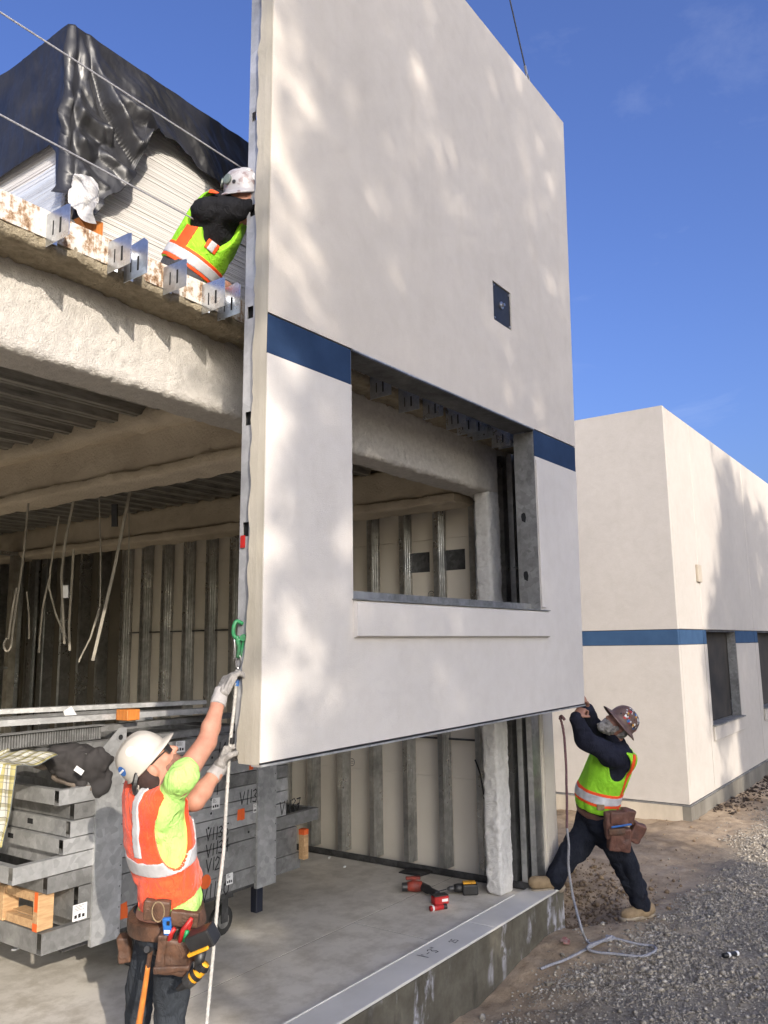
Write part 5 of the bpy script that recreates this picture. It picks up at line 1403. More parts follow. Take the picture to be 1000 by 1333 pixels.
    mb = MB(); mb.obox(HX(.062, -.122, -.015), (nrm(HX(.088, -.1, 0)-HX(.04, -.137, -.03)), hu, np.cross(hu, nrm(HX(.088, -.1, 0)-HX(.04, -.137, -.03)))), (.03, .012, .010)); mb.build('ratchet_band', MAT['hat_white'], hat)
    mb = MB()
    for sg in (-1, 1):
        mb.tube([HX(.080*sg, -.01, .014), HX(.072*sg, .06, .012), HX(.058*sg, .092, .008)], .003, 6)
        mb.obox(HX(.034*sg, .098, .003), (nrm(HA[0]-HA[1]*.25*sg), HA[2], nrm(HA[1])), (.029, .017, .0015))
    mb.tube([HX(-.01, .10, .008), HX(.01, .10, .008)], .003, 6); mb.build('safety_glasses', MAT['tool_black'], T)
    P = [ell(HX(0, .032, -.052), (.064, .069, .064), HA, .03), ell(HX(0, .062, -.088), (.035, .032, .028), HA, .03)]
    grow('beard', P, 'stubble', T, .005, -.001, folds=((.002, 60, 2.0),), clips=((HX(0, .0, -.035), hu-hf*.15), (HX(0, .0, 0), -hf)))
    for w_, hh, fr in ((wrR, hR, fd), (wrL, hL, fl)):
        gl = grow('work_glove', hh, 'glove', T, .004, .003, clips=((w_-fr*.012, -fr),))
        arm = elR if w_ is wrR else elL; d = nrm(w_-arm)
        grow('glove_cuff', [cap(w_-d*.055, w_+d*.02, .038, .034, .01)], 'glove_cuff', T, .005, 0, folds=((.002, 40, 1.0),), clips=((w_-d*.05, -d), (w_+d*.03, d)))
    return T, X, (r, f, u)
W1, WX_, WA = worker_orange()

# tools hanging in the orange worker's belt
def tool_tag(o, label, cat): return tag(o, label, cat, 'tools in the belt of the worker in orange')
cq = at(263, 1206, 3.30)
dr = thing('cordless_drill', 'yellow and black cordless drill hanging upside down from the worker\'s tool belt', 'drill', tuple(cq))
a_ = nrm(C_RIGHT*.80+C_UP*.42+C_FWD*-.2); b_ = nrm(np.cross(C_FWD, a_)); b_ = b_ if b_[2] > 0 else -b_; c_ = np.cross(a_, b_)
MB().obox(at(264, 1221, 3.30), (a_, b_, c_), (.058, .036, .036)).build('battery', MAT['tool_black'], dr, bevel=.008, seg=2)
MB().obox(at(262, 1233, 3.295), (a_, b_, c_), (.050, .007, .036)).build('battery_foot', MAT['tool_yellow'], dr, bevel=.003)
MB().tube([at(262, 1238, 3.30), at(258, 1262, 3.30)], [.022, .018], 10).build('grip', MAT['tool_black'], dr, smooth=True)
mb = MB(); mb.tube([at(268, 1254, 3.30), at(262, 1262, 3.30), at(252, 1272, 3.30), at(247, 1277, 3.30)], [.017, .023, .025, .022], 12); mb.build('body', MAT['tool_yellow'], dr, smooth=True)
MB().tube([at(266.5, 1256, 3.295), at(263, 1260.5, 3.295)], [.0235, .026], 12).build('rubber_cap', MAT['tool_black'], dr)
MB().tube([at(257, 1267, 3.298), at(253.5, 1270.5, 3.298)], [.0275, .0275], 12).build('rubber_band', MAT['tool_black'], dr)
MB().obox(at(258.5, 1262, 3.268), (nrm(C_RIGHT-C_UP*.9), nrm(C_UP+C_RIGHT*.9), C_FWD), (.014, .007, .002)).build('label', MAT['tool_black'], dr)
MB().tube([at(250, 1273, 3.30), at(243, 1280, 3.30)], [.029, .026], 12).build('collar', MAT['galv_dark'], dr)
MB().tube([at(243, 1280, 3.30), at(236, 1285, 3.30), at(231, 1288, 3.30)], [.020, .014, .008], 10).build('chuck', MAT['tool_black'], dr)
hm = thing('hammer', 'orange handled hammer hanging head up in the worker\'s belt loop', 'hammer', tuple(at(186, 1290, 3.40)))
MB().tube(spline([at(193, 1256, 3.40), at(188, 1290, 3.41), at(181, 1333, 3.42), at(177, 1352, 3.43)], 5), [.010+.0055*k/15 for k in range(16)], 10).build('shaft', MAT['handle'], hm, smooth=True)
MB().tube([at(196, 1238, 3.39), at(193, 1258, 3.40)], .010, 8).build('neck', MAT['leather'], hm)
mb = MB(); mb.tube([at(191, 1236, 3.37), at(197, 1238, 3.41)], .013, 10); mb.tube(spline([at(197, 1238, 3.41), at(205, 1243, 3.44), at(209, 1251, 3.46)], 4), [.013, .011, .010, .009, .008, .007, .006, .005, .004], 8); mb.build('head', MAT['galv_dark'], hm)
o = MB().obox(at(218, 1206, 3.36), (nrm(C_RIGHT+C_UP*.1), nrm(C_UP-C_RIGHT*.1), C_FWD), (.017, .036, .010)).build('utility_knife', MAT['tool_blue'], bevel=.004); tool_tag(o, 'blue utility knife standing in the leather pouch', 'knife')
MB().obox(at(219, 1202, 3.348), (C_RIGHT, C_UP, C_FWD), (.006, .008, .002)).build('button', MAT['tool_black'], o); MB().obox(at(217.5, 1213, 3.348), (C_RIGHT, C_UP, C_FWD), (.012, .006, .002)).build('slider', MAT['label_white'], o)
o = MB().tube([at(219, 1228, 3.36), at(223, 1214, 3.36), at(228, 1208, 3.36)], [.011, .012, .009], 8).build('pliers', MAT['tool_red'], smooth=True); tool_tag(o, 'short red handled pliers beside the blue knife', 'pliers')
MB().tube([at(226, 1226, 3.365), at(230, 1213, 3.365)], .007, 8).build('dark_handle', MAT['tool_black'], o)
o = MB().tube([at(234, 1226, 3.36), at(239, 1210, 3.36), at(250, 1195, 3.36)], [.010, .012, .008], 8).build('snips', MAT['tool_red'], smooth=True); tool_tag(o, 'long red handled snips leaning in the pouch', 'snips')
MB().tube([at(243, 1216, 3.37), at(249, 1200, 3.37)], .008, 8).build('second_handle', MAT['tool_red'], o)
o = MB().tube([at(240, 1225, 3.355), at(244, 1211, 3.355)], .009, 8).build('screwdriver', MAT['tool_green'], smooth=True); tool_tag(o, 'small green handled screwdriver beside the red snips', 'screwdriver')

# =================================================================== worker in the lime vest by the panel corner
def worker_lime():
    T = thing('person', 'bearded worker in lime vest and brown hard hat pushing the lower corner of the panel', 'person', (.2, -.2, -.3), 'construction workers')
    pel = at(779, 1062, 6.90); neck = at(801, 966, 6.90)
    toL = V(math.cos(rad(222)), math.sin(rad(222)), 0); u = nrm(neck-pel); r, f, u = frame(u, -toL); f = np.cross(u, r)
    if np.dot(f, C_RIGHT) > 0: f = -f
    A = (r, f, u); H = np.linalg.norm(neck-pel); X = lambda a, b, d: pel+r*a+f*b+u*d*H
    shL = at(797, 984, 6.72); elL = at(760, 962, 6.66); wrL = at(750.5, 934, 6.62)
    shR = at(793, 972, 7.08); elR = at(772, 945, 6.98); wrR = at(763, 922, 6.86)
    torso = [ell(X(0, 0, .03), (.170, .13, .13), A, .05), ell(X(0, .045, .25), (.168, .150, .16), A, .07), ell(X(0, .015, .55), (.182, .135, .18), A, .06), ell(X(0, -.01, .76), (.19, .12, .12), A, .06),
             cap(X(-.15, -.02, .88), X(.15, -.02, .88), .07, .07, .06), cap(X(0, -.02, .88), neck, .085, .065, .05)]
    armsU = [cap(shL, elL, .068, .055, .03), cap(shR, elR, .068, .055, .03), cap(X(-.13, 0, .86), shL, .078, .072, .06), cap(X(.13, 0, .86), shR, .078, .072, .06)]
    armsF = [cap(elL, wrL, .052, .034, .03), cap(elR, wrR, .052, .034, .03)]
    hipL, hipR = X(-.09, 0, -.03), X(.09, 0, -.03)
    knR, anR = at(747, 1108, 6.80), V(-.085, .03, .10); knL, anL = at(815, 1126, 6.84), at(835, 1180, 6.85)
    gL = float(gheight(np.array([anL[0]]), np.array([anL[1]]))[0]); anL[2] = gL+.12
    legs = [cap(hipR, knR, .110, .080, .03), cap(knR, anR, .078, .066, .02), cap(hipL, knL, .110, .080, .03), cap(knL, anL, .078, .066, .02), ell(X(0, -.03, -.03), (.165, .13, .11), A, .04)]
    hc = at(804, 943, 6.86); hf = nrm(-C_RIGHT*.66+C_UP*.70-C_FWD*.18); hu = nrm(C_RIGHT*.72+C_UP*.66)
    hp, HX, HA = head_prims(hc, hf, hu, 1.0)
    fL = nrm(C_UP*.55+C_RIGHT*.55+C_FWD*.5); hL = hand(wrL, fL, nrm(C_RIGHT*.6+C_FWD*.6-C_UP*.5), -1, (1.1, 1.2, .7), 1.0)
    fR = nrm(-C_RIGHT*.35+C_UP*.8+C_FWD*.1); hR = hand(wrR, fR, nrm(-C_RIGHT*.8-C_FWD*.5), 1, (.5, .6, .4), 1.0)
    feet = []
    ftR = V(-.115, .055, .055); dR = nrm(V(-.78, .45, .12)); feet += [cap(ftR-dR*.06, ftR+dR*.17, .044, .036, .02), cap(anR, ftR-dR*.02, .05, .048, .03)]
    dL = nrm(V(-.80, .52, -.10)); ftL = V(anL[0], anL[1], gL+.062); feetL = [cap(ftL-dL*.07, ftL+dL*.16, .046, .036, .02), cap(anL, ftL-dL*.02, .05, .048, .03)]
    grow('body', torso+armsU+armsF+legs+hp+[cap(HX(0, -.02, -.06), neck, .058, .066, .04)]+hL+hR+feet+feetL, 'skin2', T, .0075)
    # navy shirt with long sleeves, trousers, boots
    slv = [cap(elL, elL+(wrL-elL)*.90, .054, .040, .03), cap(elR, elR+(wrR-elR)*.90, .054, .040, .03)]
    grow('navy_shirt', torso+armsU+slv, 'navy', T, .0075, .024, folds=((.009, 7, 3.0), (.005, 16, 4.0)), clips=((X(0, 0, -.03), -u),), cuts=[cap(neck, HX(0, 0, -.06), .06, .09, .01)])
    grow('trousers', legs+[torso[0]], 'denim_dark', T, .0075, .026, folds=((.016, 6, 9.0, (1, 1, .8)), (.009, 13, 2.0)), clips=((X(0, 0, .08), u), (anL+V(0, 0, -.055), V(0, 0, -1))))
    for ff, d, ft in ((feet, dR, ftR), (feetL, dL, ftL)):
        b = grow('boot', ff, 'suede', T, .006, .012)
        grow('sole', [cap(ft-d*.075-V(0, 0, .026), ft+d*.175-V(0, 0, .020), .046, .040, .01)], 'sole', b, .006, .006, clips=((ft-V(0, 0, .030), V(0, 0, 1)),))
    hole = [cap(shL+nrm(elL-shL)*.03, elL, .088, .085, .01), cap(shR+nrm(elR-shR)*.03, elR, .088, .085, .01), ell(X(-.235, .01, .76), (.095, .085, .13), A, .01), ell(X(.235, .01, .76), (.095, .085, .13), A, .01)]
    hem = (X(0, 0, .12), nrm(-u+f*-.10)); top = (neck-u*.01, nrm(u-f*.10)); FO = ((.012, 8, 5.0, (1, 1, .6)),)
    vest = grow('safety_vest', torso, 'vest_lime', T, .007, .044, folds=FO, clips=(hem, top), cuts=hole)
    def band(nm, mt, a, b, n, inf, extra=(), cuts=hole):
        grow(nm, torso, mt, vest, .006, inf, folds=FO, clips=((b, n), (a, -np.asarray(n)), top, hem)+tuple(extra), cuts=cuts)
    bn = nrm(u-f*-.06)
    band('orange_trim', 'orange_trim', X(0, 0, .21), X(0, 0, .385), bn, .0475); band('reflective_stripe', 'reflective', X(0, 0, .245), X(0, 0, .350), bn, .0505)
    band('orange_trim', 'orange_trim', X(-.20, -.10, 0), X(.20, -.065, 0), f, .0485, extra=((X(-.03, 0, 0), r),))
    p = at(770, 1002, 6.60)
    for k, (mt, hw) in enumerate((('orange_trim', .036), ('reflective', .019))):
        grow('badge', torso, mt, vest, .005, .050+.002*k, folds=FO, clips=((p+C_RIGHT*hw, C_RIGHT), (p-C_RIGHT*hw, -C_RIGHT), (p+C_UP*.026, C_UP), (p-C_UP*.026, -C_UP), (X(0, .03, 0), -f)))
    p = at(806, 949, 6.7)
    # belt and pouches
    belt = grow('tool_belt', torso[:2]+[legs[-1]], 'leather_red', T, .0075, .034, clips=((X(0, 0, .085), u), (X(0, 0, -.005), -u)))
    def pouch(px, py, d, half, rot, mt='leather_red'):
        a = nrm(C_RIGHT*math.cos(rot)+C_UP*math.sin(rot)); b = nrm(np.cross(a, C_FWD)); b = b if b[2] > 0 else -b
        return grow('pouch', [rbox(at(px, py, d), half, (a, b, np.cross(a, b)), .015)], mt, belt, .006, 0, folds=((.006, 14, px*.1),))
    pouch(806, 1092, 6.58, (.088, .095, .045), -.05); pouch(793, 1074, 6.58, (.038, .11, .035), .05); pouch(805, 1064, 6.57, (.075, .055, .035), 0); pouch(828, 1083, 6.66, (.055, .08, .045), -.45); pouch(816, 1062, 6.62, (.06, .06, .04), -.2); pouch(803, 1082, 6.545, (.07, .03, .02), .08, 'leather')
    MB().tube([at(796, 1077, 6.52), at(822, 1073, 6.53)], .008, 6).build('blue_pencil', MAT['tool_blue'], belt)
    MB().obox(at(782, 1051, 6.68), (C_RIGHT, C_UP, C_FWD), (.03, .022, .012)).build('buckle', MAT['suede'], belt, bevel=.004)
    # hat with stickers, beard
    hat, on = hard_hat(T, HX(0, -.012, .046), nrm(hf+hu*.05), nrm(hu-hf*.05), 'hat_brown', True, 1.02)
    rs = random.Random(6)
    for k in range(60):
        sticker(hat, on, rad(rs.uniform(200, 345)), rad(rs.uniform(8, 72)), rs.uniform(.006, .015), rs.choice(['label_white', 'tool_yellow', 'reflective', 'tool_blue', 'tool_black', 'tool_red', 'white_plastic', 'leather_red']))
    P = [ell(HX(0, .036, -.062), (.068, .074, .066), HA, .03), ell(HX(0, .078, -.108), (.045, .042, .042), HA, .03), cap(HX(-.07, .01, .0), HX(-.06, .03, -.06), .016, .024, .03), cap(HX(.07, .01, .0), HX(.06, .03, -.06), .016, .024, .03)]
    grow('beard', P, 'beard', T, .005, .004, folds=((.006, 34, 2.0), (.003, 70, 1.0)), clips=((HX(0, .0, -.022), hu-hf*.35), (HX(0, -.03, 0), -hf)))
    grow('hair', [ell(HX(0, -.045, -.02), (.079, .07, .07), HA, .02)], 'beard', T, .005, .004, folds=((.004, 40, 2.0),), clips=((HX(0, .02, 0), hf), (HX(0, -.03, -.01), hf), (HX(0, 0, .03), hu)))
    grow('collar', [cap(HX(0, -.05, -.075), neck, .068, .078, .03)], 'navy', T, .006, .004, clips=((HX(0, .0, -.075), hu),))
    return T
worker_lime()

# =================================================================== worker kneeling on the roof
def worker_roof():
    T = thing('person', 'worker in lime vest kneeling on the roof beside the bundle, arms stretched to the panel', 'person', tuple(at(240, 380, 4.45)), 'construction workers')
    pel = at(240, 358, 4.42); neck = at(298, 270, 4.42)
    u = nrm(neck-pel); r, f, u = frame(u, nrm(-C_FWD*.9+C_RIGHT*.3-C_UP*.2)); f = np.cross(u, r); A = (r, f, u)
    H = np.linalg.norm(neck-pel); X = lambda a, b, d: pel+r*a+f*b+u*d*H
    shR = at(268, 276, 4.26); elR = at(300, 275, 4.25); wrR = at(336, 268, 4.32); shL = at(296, 268, 4.60); elL = at(316, 270, 4.6); wrL = at(338, 262, 4.5)
    torso = [ell(X(0, 0, .03), (.16, .12, .13), A, .05), ell(X(0, .01, .30), (.155, .12, .15), A, .06), ell(X(0, 0, .58), (.17, .12, .16), A, .06), ell(X(0, -.01, .78), (.18, .11, .11), A, .06),
             cap(X(-.13, -.02, .90), X(.13, -.02, .90), .065, .065, .06), cap(X(0, -.02, .9), neck, .075, .06, .05)]
    armsU = [cap(shR, elR, .052, .044, .03), cap(shL, elL, .052, .044, .03), cap(X(.12, 0, .88), shR, .06, .054, .05), cap(X(-.12, 0, .88), shL, .06, .054, .05)]
    armsF = [cap(elR, wrR, .048, .032, .03), cap(elL, wrL, .048, .032, .03)]
    kR = pel+r*.10+V(.30, .02, 0); kL = pel-r*.05+V(.30, .15, 0); kR[2] = kL[2] = 3.95; aR = kR+V(-.36, .06, 0); aL = kL+V(-.36, .06, 0); aR[2] = aL[2] = 3.935
    legs = [cap(X(.09, 0, -.02), kR, .095, .066, .03), cap(kR, aR, .062, .045, .02), cap(X(-.09, 0, -.02), kL, .095, .066, .03), cap(kL, aL, .062, .045, .02)]
    hf = nrm(-C_RIGHT*.55-C_UP*.35-C_FWD*.75); hf = nrm(-C_RIGHT*.30+C_UP*.02-C_FWD*.95); hu = nrm(C_RIGHT*.35+C_UP*.93)
    hf = nrm(-C_RIGHT*.80-C_UP*.18-C_FWD*.45); hu = nrm(C_UP*.9-C_RIGHT*.12-C_FWD*.1)
    hc = at(319, 262, 4.34); hp, HX, HA = head_prims(hc, hf, hu)
    hR = hand(wrR, nrm(wrR-elR), nrm(C_FWD), 1); hL = hand(wrL, nrm(wrL-elL), nrm(C_FWD), -1)
    grow('body', torso+armsU+armsF+legs+hp+[cap(HX(0, -.02, -.06), neck, .056, .062, .04)]+hR+hL, 'skin', T, .008)
    grow('black_shirt', torso+armsU+armsF, 'black_cloth', T, .0075, .015, folds=((.008, 8, 3.0), (.005, 20, 4.0)), clips=((X(0, 0, -.05), -u),))
    grow('trousers', legs+[torso[0]], 'pants_grey', T, .009, .02, folds=((.010, 7, 9.0),), clips=((X(0, 0, .10), u),))
    hole = [cap(shR-nrm(elR-shR)*.02, elR, .095, .09, .01), cap(shL-nrm(elL-shL)*.02, elL, .095, .09, .01), ell(X(.22, .02, .72), (.115, .10, .15), A, .01), ell(X(-.22, .02, .72), (.115, .10, .15), A, .01)]
    hem = (X(0, 0, .04), nrm(-u+f*.0)); top = (neck-u*.01, u); FO = ((.009, 8, 5.0, (1, 1, 1)),)
    vest = grow('safety_vest', torso, 'vest_lime', T, .006, .036, folds=FO, clips=(hem, top), cuts=hole)
    def band(nm, mt, a, b, n, inf, extra=()):
        grow(nm, torso, mt, vest, .005, inf, folds=FO, clips=((b, n), (a, -np.asarray(n)), top, hem)+tuple(extra), cuts=hole)
    band('orange_trim', 'orange_trim', X(0, 0, .05), X(0, 0, .255), u, .0395); band('reflective_stripe', 'reflective', X(0, 0, .09), X(0, 0, .215), u, .0425)
    band('orange_trim', 'orange_trim', X(-.2, -.13, 0), X(.2, -.075, 0), f, .0405)
    p = X(.10, .03, .42); rr_, ff_, uu_ = A
    for k, (mt, hw) in enumerate((('orange_trim', .034), ('reflective', .018))):
        grow('badge', torso, mt, vest, .004, .042+.002*k, folds=FO, clips=((p+f*hw, f), (p-f*hw, -f), (p+u*.026, u), (p-u*.026, -u), (X(.05, 0, 0), -r)))
    hat, on = hard_hat(T, HX(0, -.012, .048), nrm(hf+hu*.02), hu, 'hat_grey', False, .92)
    rs = random.Random(3)
    for k in range(16): sticker(hat, on, rad(rs.uniform(0, 360)), rad(rs.uniform(8, 70)), rs.uniform(.009, .018), rs.choice(['label_white', 'tool_black', 'reflective', 'leather_red']))
    for a in (22, -22):
        p, nn = on(rad(a), rad(24)); MB().lathe(p, nn, [(.026, 0), (.028, .010), (.022, .013)], 16).build('goggle_lens', MAT['goggle'], hat)
    grow('beard', [ell(HX(0, .034, -.055), (.066, .072, .064), HA, .03)], 'stubble', T, .006, .0, folds=((.002, 60, 2.0),), clips=((HX(0, .0, -.035), hu-hf*.2), (HX(0, .0, 0), -hf)))
worker_roof()
# ------------------------------------------------------------------ ropes
pr = [(-3.935, -.155, 1.955), (-3.945, -.15, 1.80), (-3.95, -.15, 1.60), (-3.95, -.14, 1.40)]
pts = [at(309, 872, 3.86), at(305, 920, 3.83), at(300, 965, 3.80), at(297, 1010, 3.78), at(294, 1060, 3.74), at(291, 1110, 3.71), at(284, 1170, 3.66), at(279, 1225, 3.62), at(273, 1290, 3.57), at(269, 1333, 3.54), at(266, 1375, 3.52)]
ed = pts[-1].copy(); ed[2] = .03; pts += [ed, ed+V(-.15, -.02, -.012), ed+V(-.28, .1, -.012)]
sp = spline(pts, 14)
tl = tag(MB().tube(sp, .0082, 10, twist=260, amp=.16, lobes=3).build('tag_line', MAT['rope'], smooth=True), 'white twisted tag line hanging from the green clamp to the slab', 'rope')
MB().tube([at(309, 884, 3.855), at(308, 893, 3.85)], .012, 10).build('blue_tape', MAT['tool_blue'], tl); MB().tube([at(302, 960, 3.805), at(301, 968, 3.80)], .012, 10).build('black_tape', MAT['tool_black'], tl)
cl = thing('beam_clamp', 'green steel clamp gripping the panel edge above the rope', 'clamp', tuple(at(310, 840, 3.88)))
g = MAT['clamp_green']
MB().tube(spline([at(316, 812, 3.885), at(308, 809, 3.87), at(304, 818, 3.86), at(305, 828, 3.86), at(313, 834, 3.86)], 5), .010, 8).build('jaw', g, cl, smooth=True)
MB().tube(spline([at(308, 828, 3.86), at(311, 842, 3.86), at(310, 856, 3.86)], 5), [.012]*5+[.010]*6, 8).build('body', g, cl, smooth=True)
MB().tube(spline([at(318, 830, 3.87), at(316, 842, 3.87), at(313, 855, 3.865)], 5), .009, 8).build('lever', g, cl, smooth=True)
MB().lathe(at(317, 830, 3.86), -C_FWD, [(.016, -.01), (.016, .01)], 14).build('pivot', g, cl)
MB().tube(spline([at(305, 832, 3.86), at(306, 845, 3.855), at(306, 858, 3.855)], 5), .006, 6).build('spring_arm', MAT['chrome'], cl, smooth=True)
MB().tube(spline([at(322, 836, 3.87), at(321, 848, 3.87), at(315, 858, 3.87), at(316, 864, 3.87)], 5), .005, 6).build('hook', MAT['galv_dark'], cl, smooth=True)
MB().tube([at(310.5, 853+9*math.sin(a)+8, 3.858)+C_RIGHT*.012*math.cos(a) for a in np.linspace(0, 2*math.pi, 17)], .004, 6).build('ring', MAT['chrome'], cl)

gz = lambda x, y: float(gheight(np.array([x]), np.array([y]))[0])
def grd(px, py, lift=.012):
    p = CAM.copy()
    q = C_FWD+C_RIGHT*(px-500)/FPX-C_UP*(py-666.5)/FPX
    t = 3.0
    for _ in range(400):
        p = CAM+q*t
        if p[2] < gz(p[0], p[1])+lift: break
        t += .02
    p[2] = gz(p[0], p[1])+lift; return p
low = [grd(768, 1230), grd(800, 1222, .02), grd(790, 1219, .03), grd(830, 1230), grd(850, 1232), grd(853, 1238), grd(835, 1246), grd(800, 1243), grd(775, 1240), grd(765, 1233, .03), grd(785, 1224, .035), grd(797, 1219, .03), grd(780, 1228, .035), grd(760, 1238), grd(735, 1250), grd(715, 1257), grd(704, 1262)]
red = [at(729, 932, 6.60), at(734, 955, 6.55), at(737, 1000, 6.5), at(738, 1050, 6.47), at(738, 1078, 6.46)]
gry = [at(738, 1078, 6.46), at(740.5, 1100, 6.46), at(740, 1125, 6.46), at(743, 1150, 6.44), at(747, 1172, 6.42), grd(757, 1210, .16), grd(762, 1222, .04), grd(768, 1230)]
tg = tag(MB().tube(spline(gry, 10)+spline(low, 10)[1:], .0100, 10, twist=230, amp=.14, lobes=3).build('tag_line', MAT['rope_grey'], smooth=True), 'grey rope dropping past the bearded worker to a loose loop on the gravel', 'rope')
MB().tube(spline(red, 10), .0098, 10, twist=230, amp=.14, lobes=3).build('red_length', MAT['rope_red'], tg, smooth=True)
MB().tube(spline([at(729, 936, 6.60), at(731, 932, 6.58), at(735, 937, 6.58)], 4), .012, 8).build('knot', MAT['rope_red'], tg, smooth=True)

# ------------------------------------------------------------------ tools on the slab
def onslab(px, py, z=0.0):
    q = C_FWD+C_RIGHT*(px-500)/FPX-C_UP*(py-666.5)/FPX; return CAM+q*((z-CAM[2])/q[2])
GT = 'power tools left on the slab'
a = onslab(590, 1164); b = onslab(625, 1163); dx = nrm(b-a); dy = np.cross(V(0, 0, 1), dx)
t = tag(thing('cordless_drill', 'yellow and black cordless drill lying near the column base', 'drill', tuple(a)), group=GT)
c0 = onslab(612, 1164)
MB().obox(c0+V(0, 0, .042), (dx, dy, V(0, 0, 1)), (.062, .048, .040)).build('battery', MAT['tool_black'], t, bevel=.010, seg=2)
MB().obox(c0+V(0, 0, .090)-dx*.005, (dx, dy, V(0, 0, 1)), (.052, .030, .0075)).build('cover', MAT['tool_yellow'], t, bevel=.004)
MB().tube([c0+V(0, 0, .05)-dx*.05, c0+V(0, 0, .05)-dx*.10, c0+V(0, 0, .05)-dx*.13], [.034, .036, .028], 12).build('gear_case', MAT['tool_black'], t, smooth=True)
MB().tube([c0+V(0, 0, .048)-dx*.13, c0+V(0, 0, .046)-dx*.165, c0+V(0, 0, .044)-dx*.185], [.022, .020, .010], 12).build('chuck', MAT['galv_dark'], t)
MB().tube([c0+V(0, 0, .044)-dx*.185, c0+V(0, 0, .02)-dx*.30], .004, 6).build('bit', MAT['tool_black'], t)
t = tag(thing('impact_driver', 'faded red impact driver lying on its side on the slab', 'power tool', tuple(onslab(545, 1163))), group=GT)
a = onslab(527, 1163); b = onslab(549, 1162); dx = nrm(b-a)
MB().tube([a+V(0, 0, .05), (a+b)/2+V(0, 0, .055), b+V(0, 0, .05)], [.030, .046, .040], 12).build('body', MAT['tool_rust'], t, smooth=True)
MB().tube([a+V(0, 0, .05)-dx*.02, a+V(0, 0, .05)+dx*.02], [.034, .036], 12).build('nose', MAT['tool_black'], t)
MB().obox(onslab(538, 1158)+V(0, 0, .09), (dx, np.cross(V(0, 0, 1), dx), V(0, 0, 1)), (.06, .02, .012)).build('grille', MAT['tool_rust'], t, bevel=.004)
MB().tube(spline([b+V(0, 0, .05), onslab(560, 1166)+V(0, 0, .04), onslab(570, 1170)+V(0, 0, .035)], 5), [.034]*5+[.026]*6, 10).build('grip', MAT['tool_black'], t, smooth=True)
p = onslab(573, 1177); dx2 = nrm(onslab(585, 1177)-onslab(560, 1181)); dy2 = np.cross(V(0, 0, 1), dx2)
MB().obox(p+V(0, 0, .034), (dx2, dy2, V(0, 0, 1)), (.062, .036, .030)).build('battery', MAT['tool_red'], t, bevel=.006)
MB().obox(p+V(0, 0, .069), (dx2, dy2, V(0, 0, 1)), (.058, .034, .004)).build('battery_top', MAT['tool_black'], t)
MB().obox(p+V(0, 0, .036)-dy2*.037+dx2*.025, (dx2, dy2, V(0, 0, 1)), (.026, .0012, .010)).build('label', MAT['label_white'], t)
p = onslab(570, 1185); t = MB().tube([p+V(0, 0, .02)-dx2*.065, p+V(0, 0, .02)+dx2*.045], .020, 12).build('torch', MAT['tool_red'], smooth=True)
tag(t, 'small red torch with a white ring lying in front of the impact driver', 'torch', GT)
MB().tube([p+V(0, 0, .02)-dx2*.05, p+V(0, 0, .02)-dx2*.035], .0215, 12).build('white_ring', MAT['label_white'], t); MB().tube([p+V(0, 0, .02)+dx2*.045, p+V(0, 0, .02)+dx2*.075], .0205, 12).build('black_end', MAT['tool_black'], t)
mb = MB(); q = [onslab(519, 1137), onslab(534, 1131), onslab(563, 1137), onslab(547, 1142)]
mb.add([x+V(0, 0, .004) for x in q]+[x+V(0, 0, .012+.006*i) for i, x in enumerate(q)], [(0, 1, 2, 3), (4, 5, 6, 7), (0, 1, 5, 4), (1, 2, 6, 5), (2, 3, 7, 6), (3, 0, 4, 7)])
tag(mb.build('black_mat', MAT['tool_black']), 'flat black plastic piece lying by the foot of the stud wall', 'plastic sheet')
for px, py, s, mt, lab in ((449, 1128, .012, 'label_white', 'tiny white scrap on the slab by the stud wall'), (519, 1125, .014, 'tool_red', 'tiny red scrap at the foot of the stud wall'), (429, 1116, .012, 'label_white', 'tiny pale scrap on the slab left of the black plastic'), (22, 1234, .022, 'label_white', 'small white scrap lying under the sunlit cart end')):
    p = onslab(px, py, .006); tag(MB().obox(p, (nrm(V(1, .5, 0)), nrm(V(-.5, 1, 0)), V(0, 0, 1)), (s*1.6, s*.8, .005)).build('scrap', MAT[mt]), lab, 'scrap', 'scraps on the floor')
# litter outside
p = grd(951, 1243, .018); d = nrm(grd(968, 1241, .018)-grd(944, 1245, .018))
o = MB().tube([p-d*.07, p+d*.05], .018, 10).build('spray_can', MAT['tool_black'], smooth=True); tag(o, 'small black tube with a white cap lying on the gravel', 'tube')
MB().tube([p+d*.05, p+d*.075], .017, 10).build('cap', MAT['label_white'], o); MB().tube([p-d*.03, p-d*.01], .0186, 10).build('band', MAT['label_white'], o)
p = grd(738, 1226, .02); mb = MB(); mb.obox(p, (nrm(V(1, .3, .2)), nrm(V(-.3, 1, 0)), V(0, 0, 1)), (.028, .022, .006)); mb.obox(p+V(.012, .03, .006), (nrm(V(1, -.3, .4)), nrm(V(.3, 1, 0)), V(0, 0, 1)), (.024, .016, .004))
tag(mb.build('paper_scrap', MAT['dull_red']), 'crushed red and white wrapper in the dirt beside the foundation corner', 'wrapper')

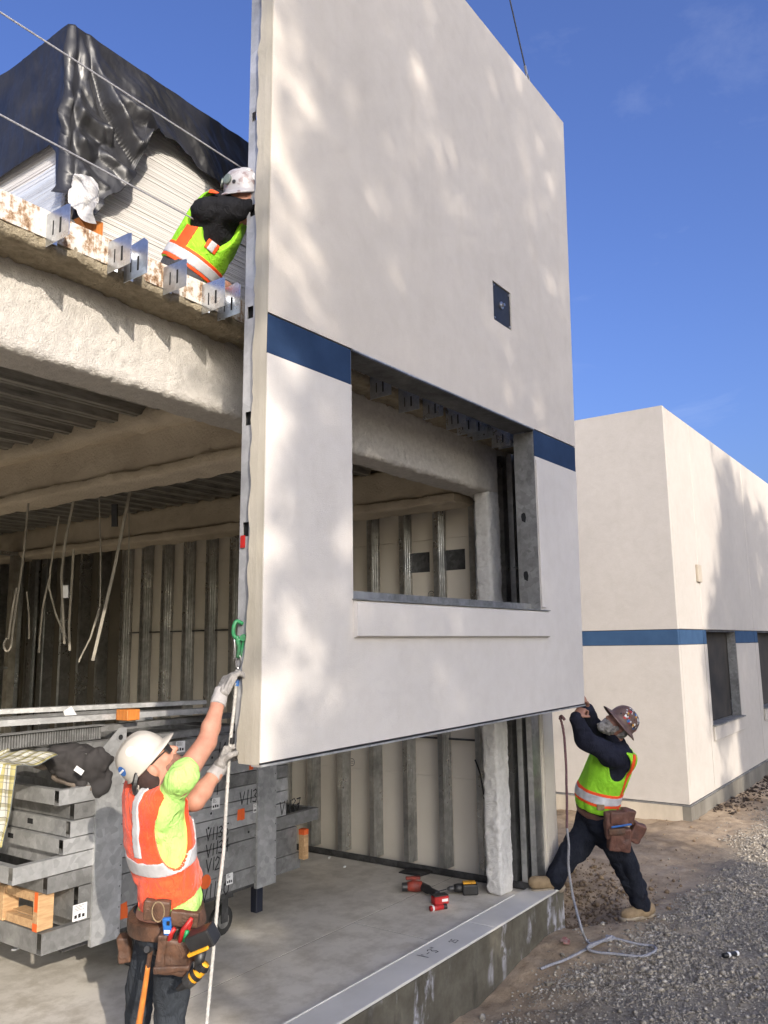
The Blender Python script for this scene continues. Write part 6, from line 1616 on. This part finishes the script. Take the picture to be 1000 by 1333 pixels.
# ------------------------------------------------------------------ clothes on the stack
JD = 4.75
J = lambda px, py, d=0.0: at(px, py, JD+d)
jp = [cap(J(118, 990), J(108, 1005), .11, .12, .05), cap(J(128, 1000, .05), J(130, 1018, .02), .07, .06, .04), cap(J(100, 985), J(70, 988, -.05), .085, .055, .05), cap(J(70, 988, -.05), J(44, 990, -.05), .05, .035, .03), cap(J(95, 1008, -.02), J(75, 1000, -.04), .07, .05, .04), cap(J(122, 1018), J(126, 1034, -.02), .055, .035, .03)]
jk = grow('jacket', jp, 'jacket_cloth' if 'jacket_cloth' in MAT else 'black_cloth', None, .008, 0, folds=((.034, 5, 3.0), (.016, 11, 6.0), (.008, 22, 2.0)))
tag(jk, 'black work jacket thrown over the sunlit end of the stacked frames', 'jacket')
grow('lining', [cap(J(75, 1008, .0), J(112, 1024, -.01), .045, .055, .03), cap(J(46, 996, -.05), J(60, 998, -.05), .026, .03, .02)], 'jacket_lining', jk, .008, 0, folds=((.010, 9, 3.0), (.006, 22, 2.0)))
MB().obox(J(103, 1003, -.165), (nrm(C_RIGHT*.8-C_UP*.55), nrm(C_UP*.8+C_RIGHT*.55), C_FWD), (.026, .015, .002)).build('care_label', MAT['label_white'], jk)
# plaid shirt hanging over the left end
n, m_ = 26, 40; vs = []; fs = []
x0, z0 = -4.18, 1.36
for i in range(n):
    for j in range(m_):
        u, v = i/(n-1), j/(m_-1); y = 1.18+.62*u
        s = v*.62-.22
        if s < 0: x, z = x0+.02-s, z0+.05+.02*math.sin(s*20)
        else: x, z = x0-.01, z0+.05-s
        q = vnoise(np.array([[x, y*1.6, z]]), 5, 2)[0]*.035+vnoise(np.array([[x, y*2, z*.5]]), 11, 7)[0]*.015
        vs.append((x+q[0]-.03*v, y+q[1], z+q[2]*.4))
for i in range(n-1):
    for j in range(m_-1): fs.append((i*m_+j, i*m_+m_+j, i*m_+m_+j+1, i*m_+j+1))
sh_ = MB().add(vs, fs).build('plaid_shirt', MAT['plaid'], smooth=True)
uv = sh_.data.uv_layers.new(name='uv')
for lp in sh_.data.loops:
    k = lp.vertex_index; uv.data[lp.index].uv = ((k//m_)/(n-1), (k % m_)/(m_-1))
sh_.modifiers.new('thick', 'SOLIDIFY').thickness = .005
tag(sh_, 'cream and black plaid shirt hung over the left end of the stack', 'shirt')
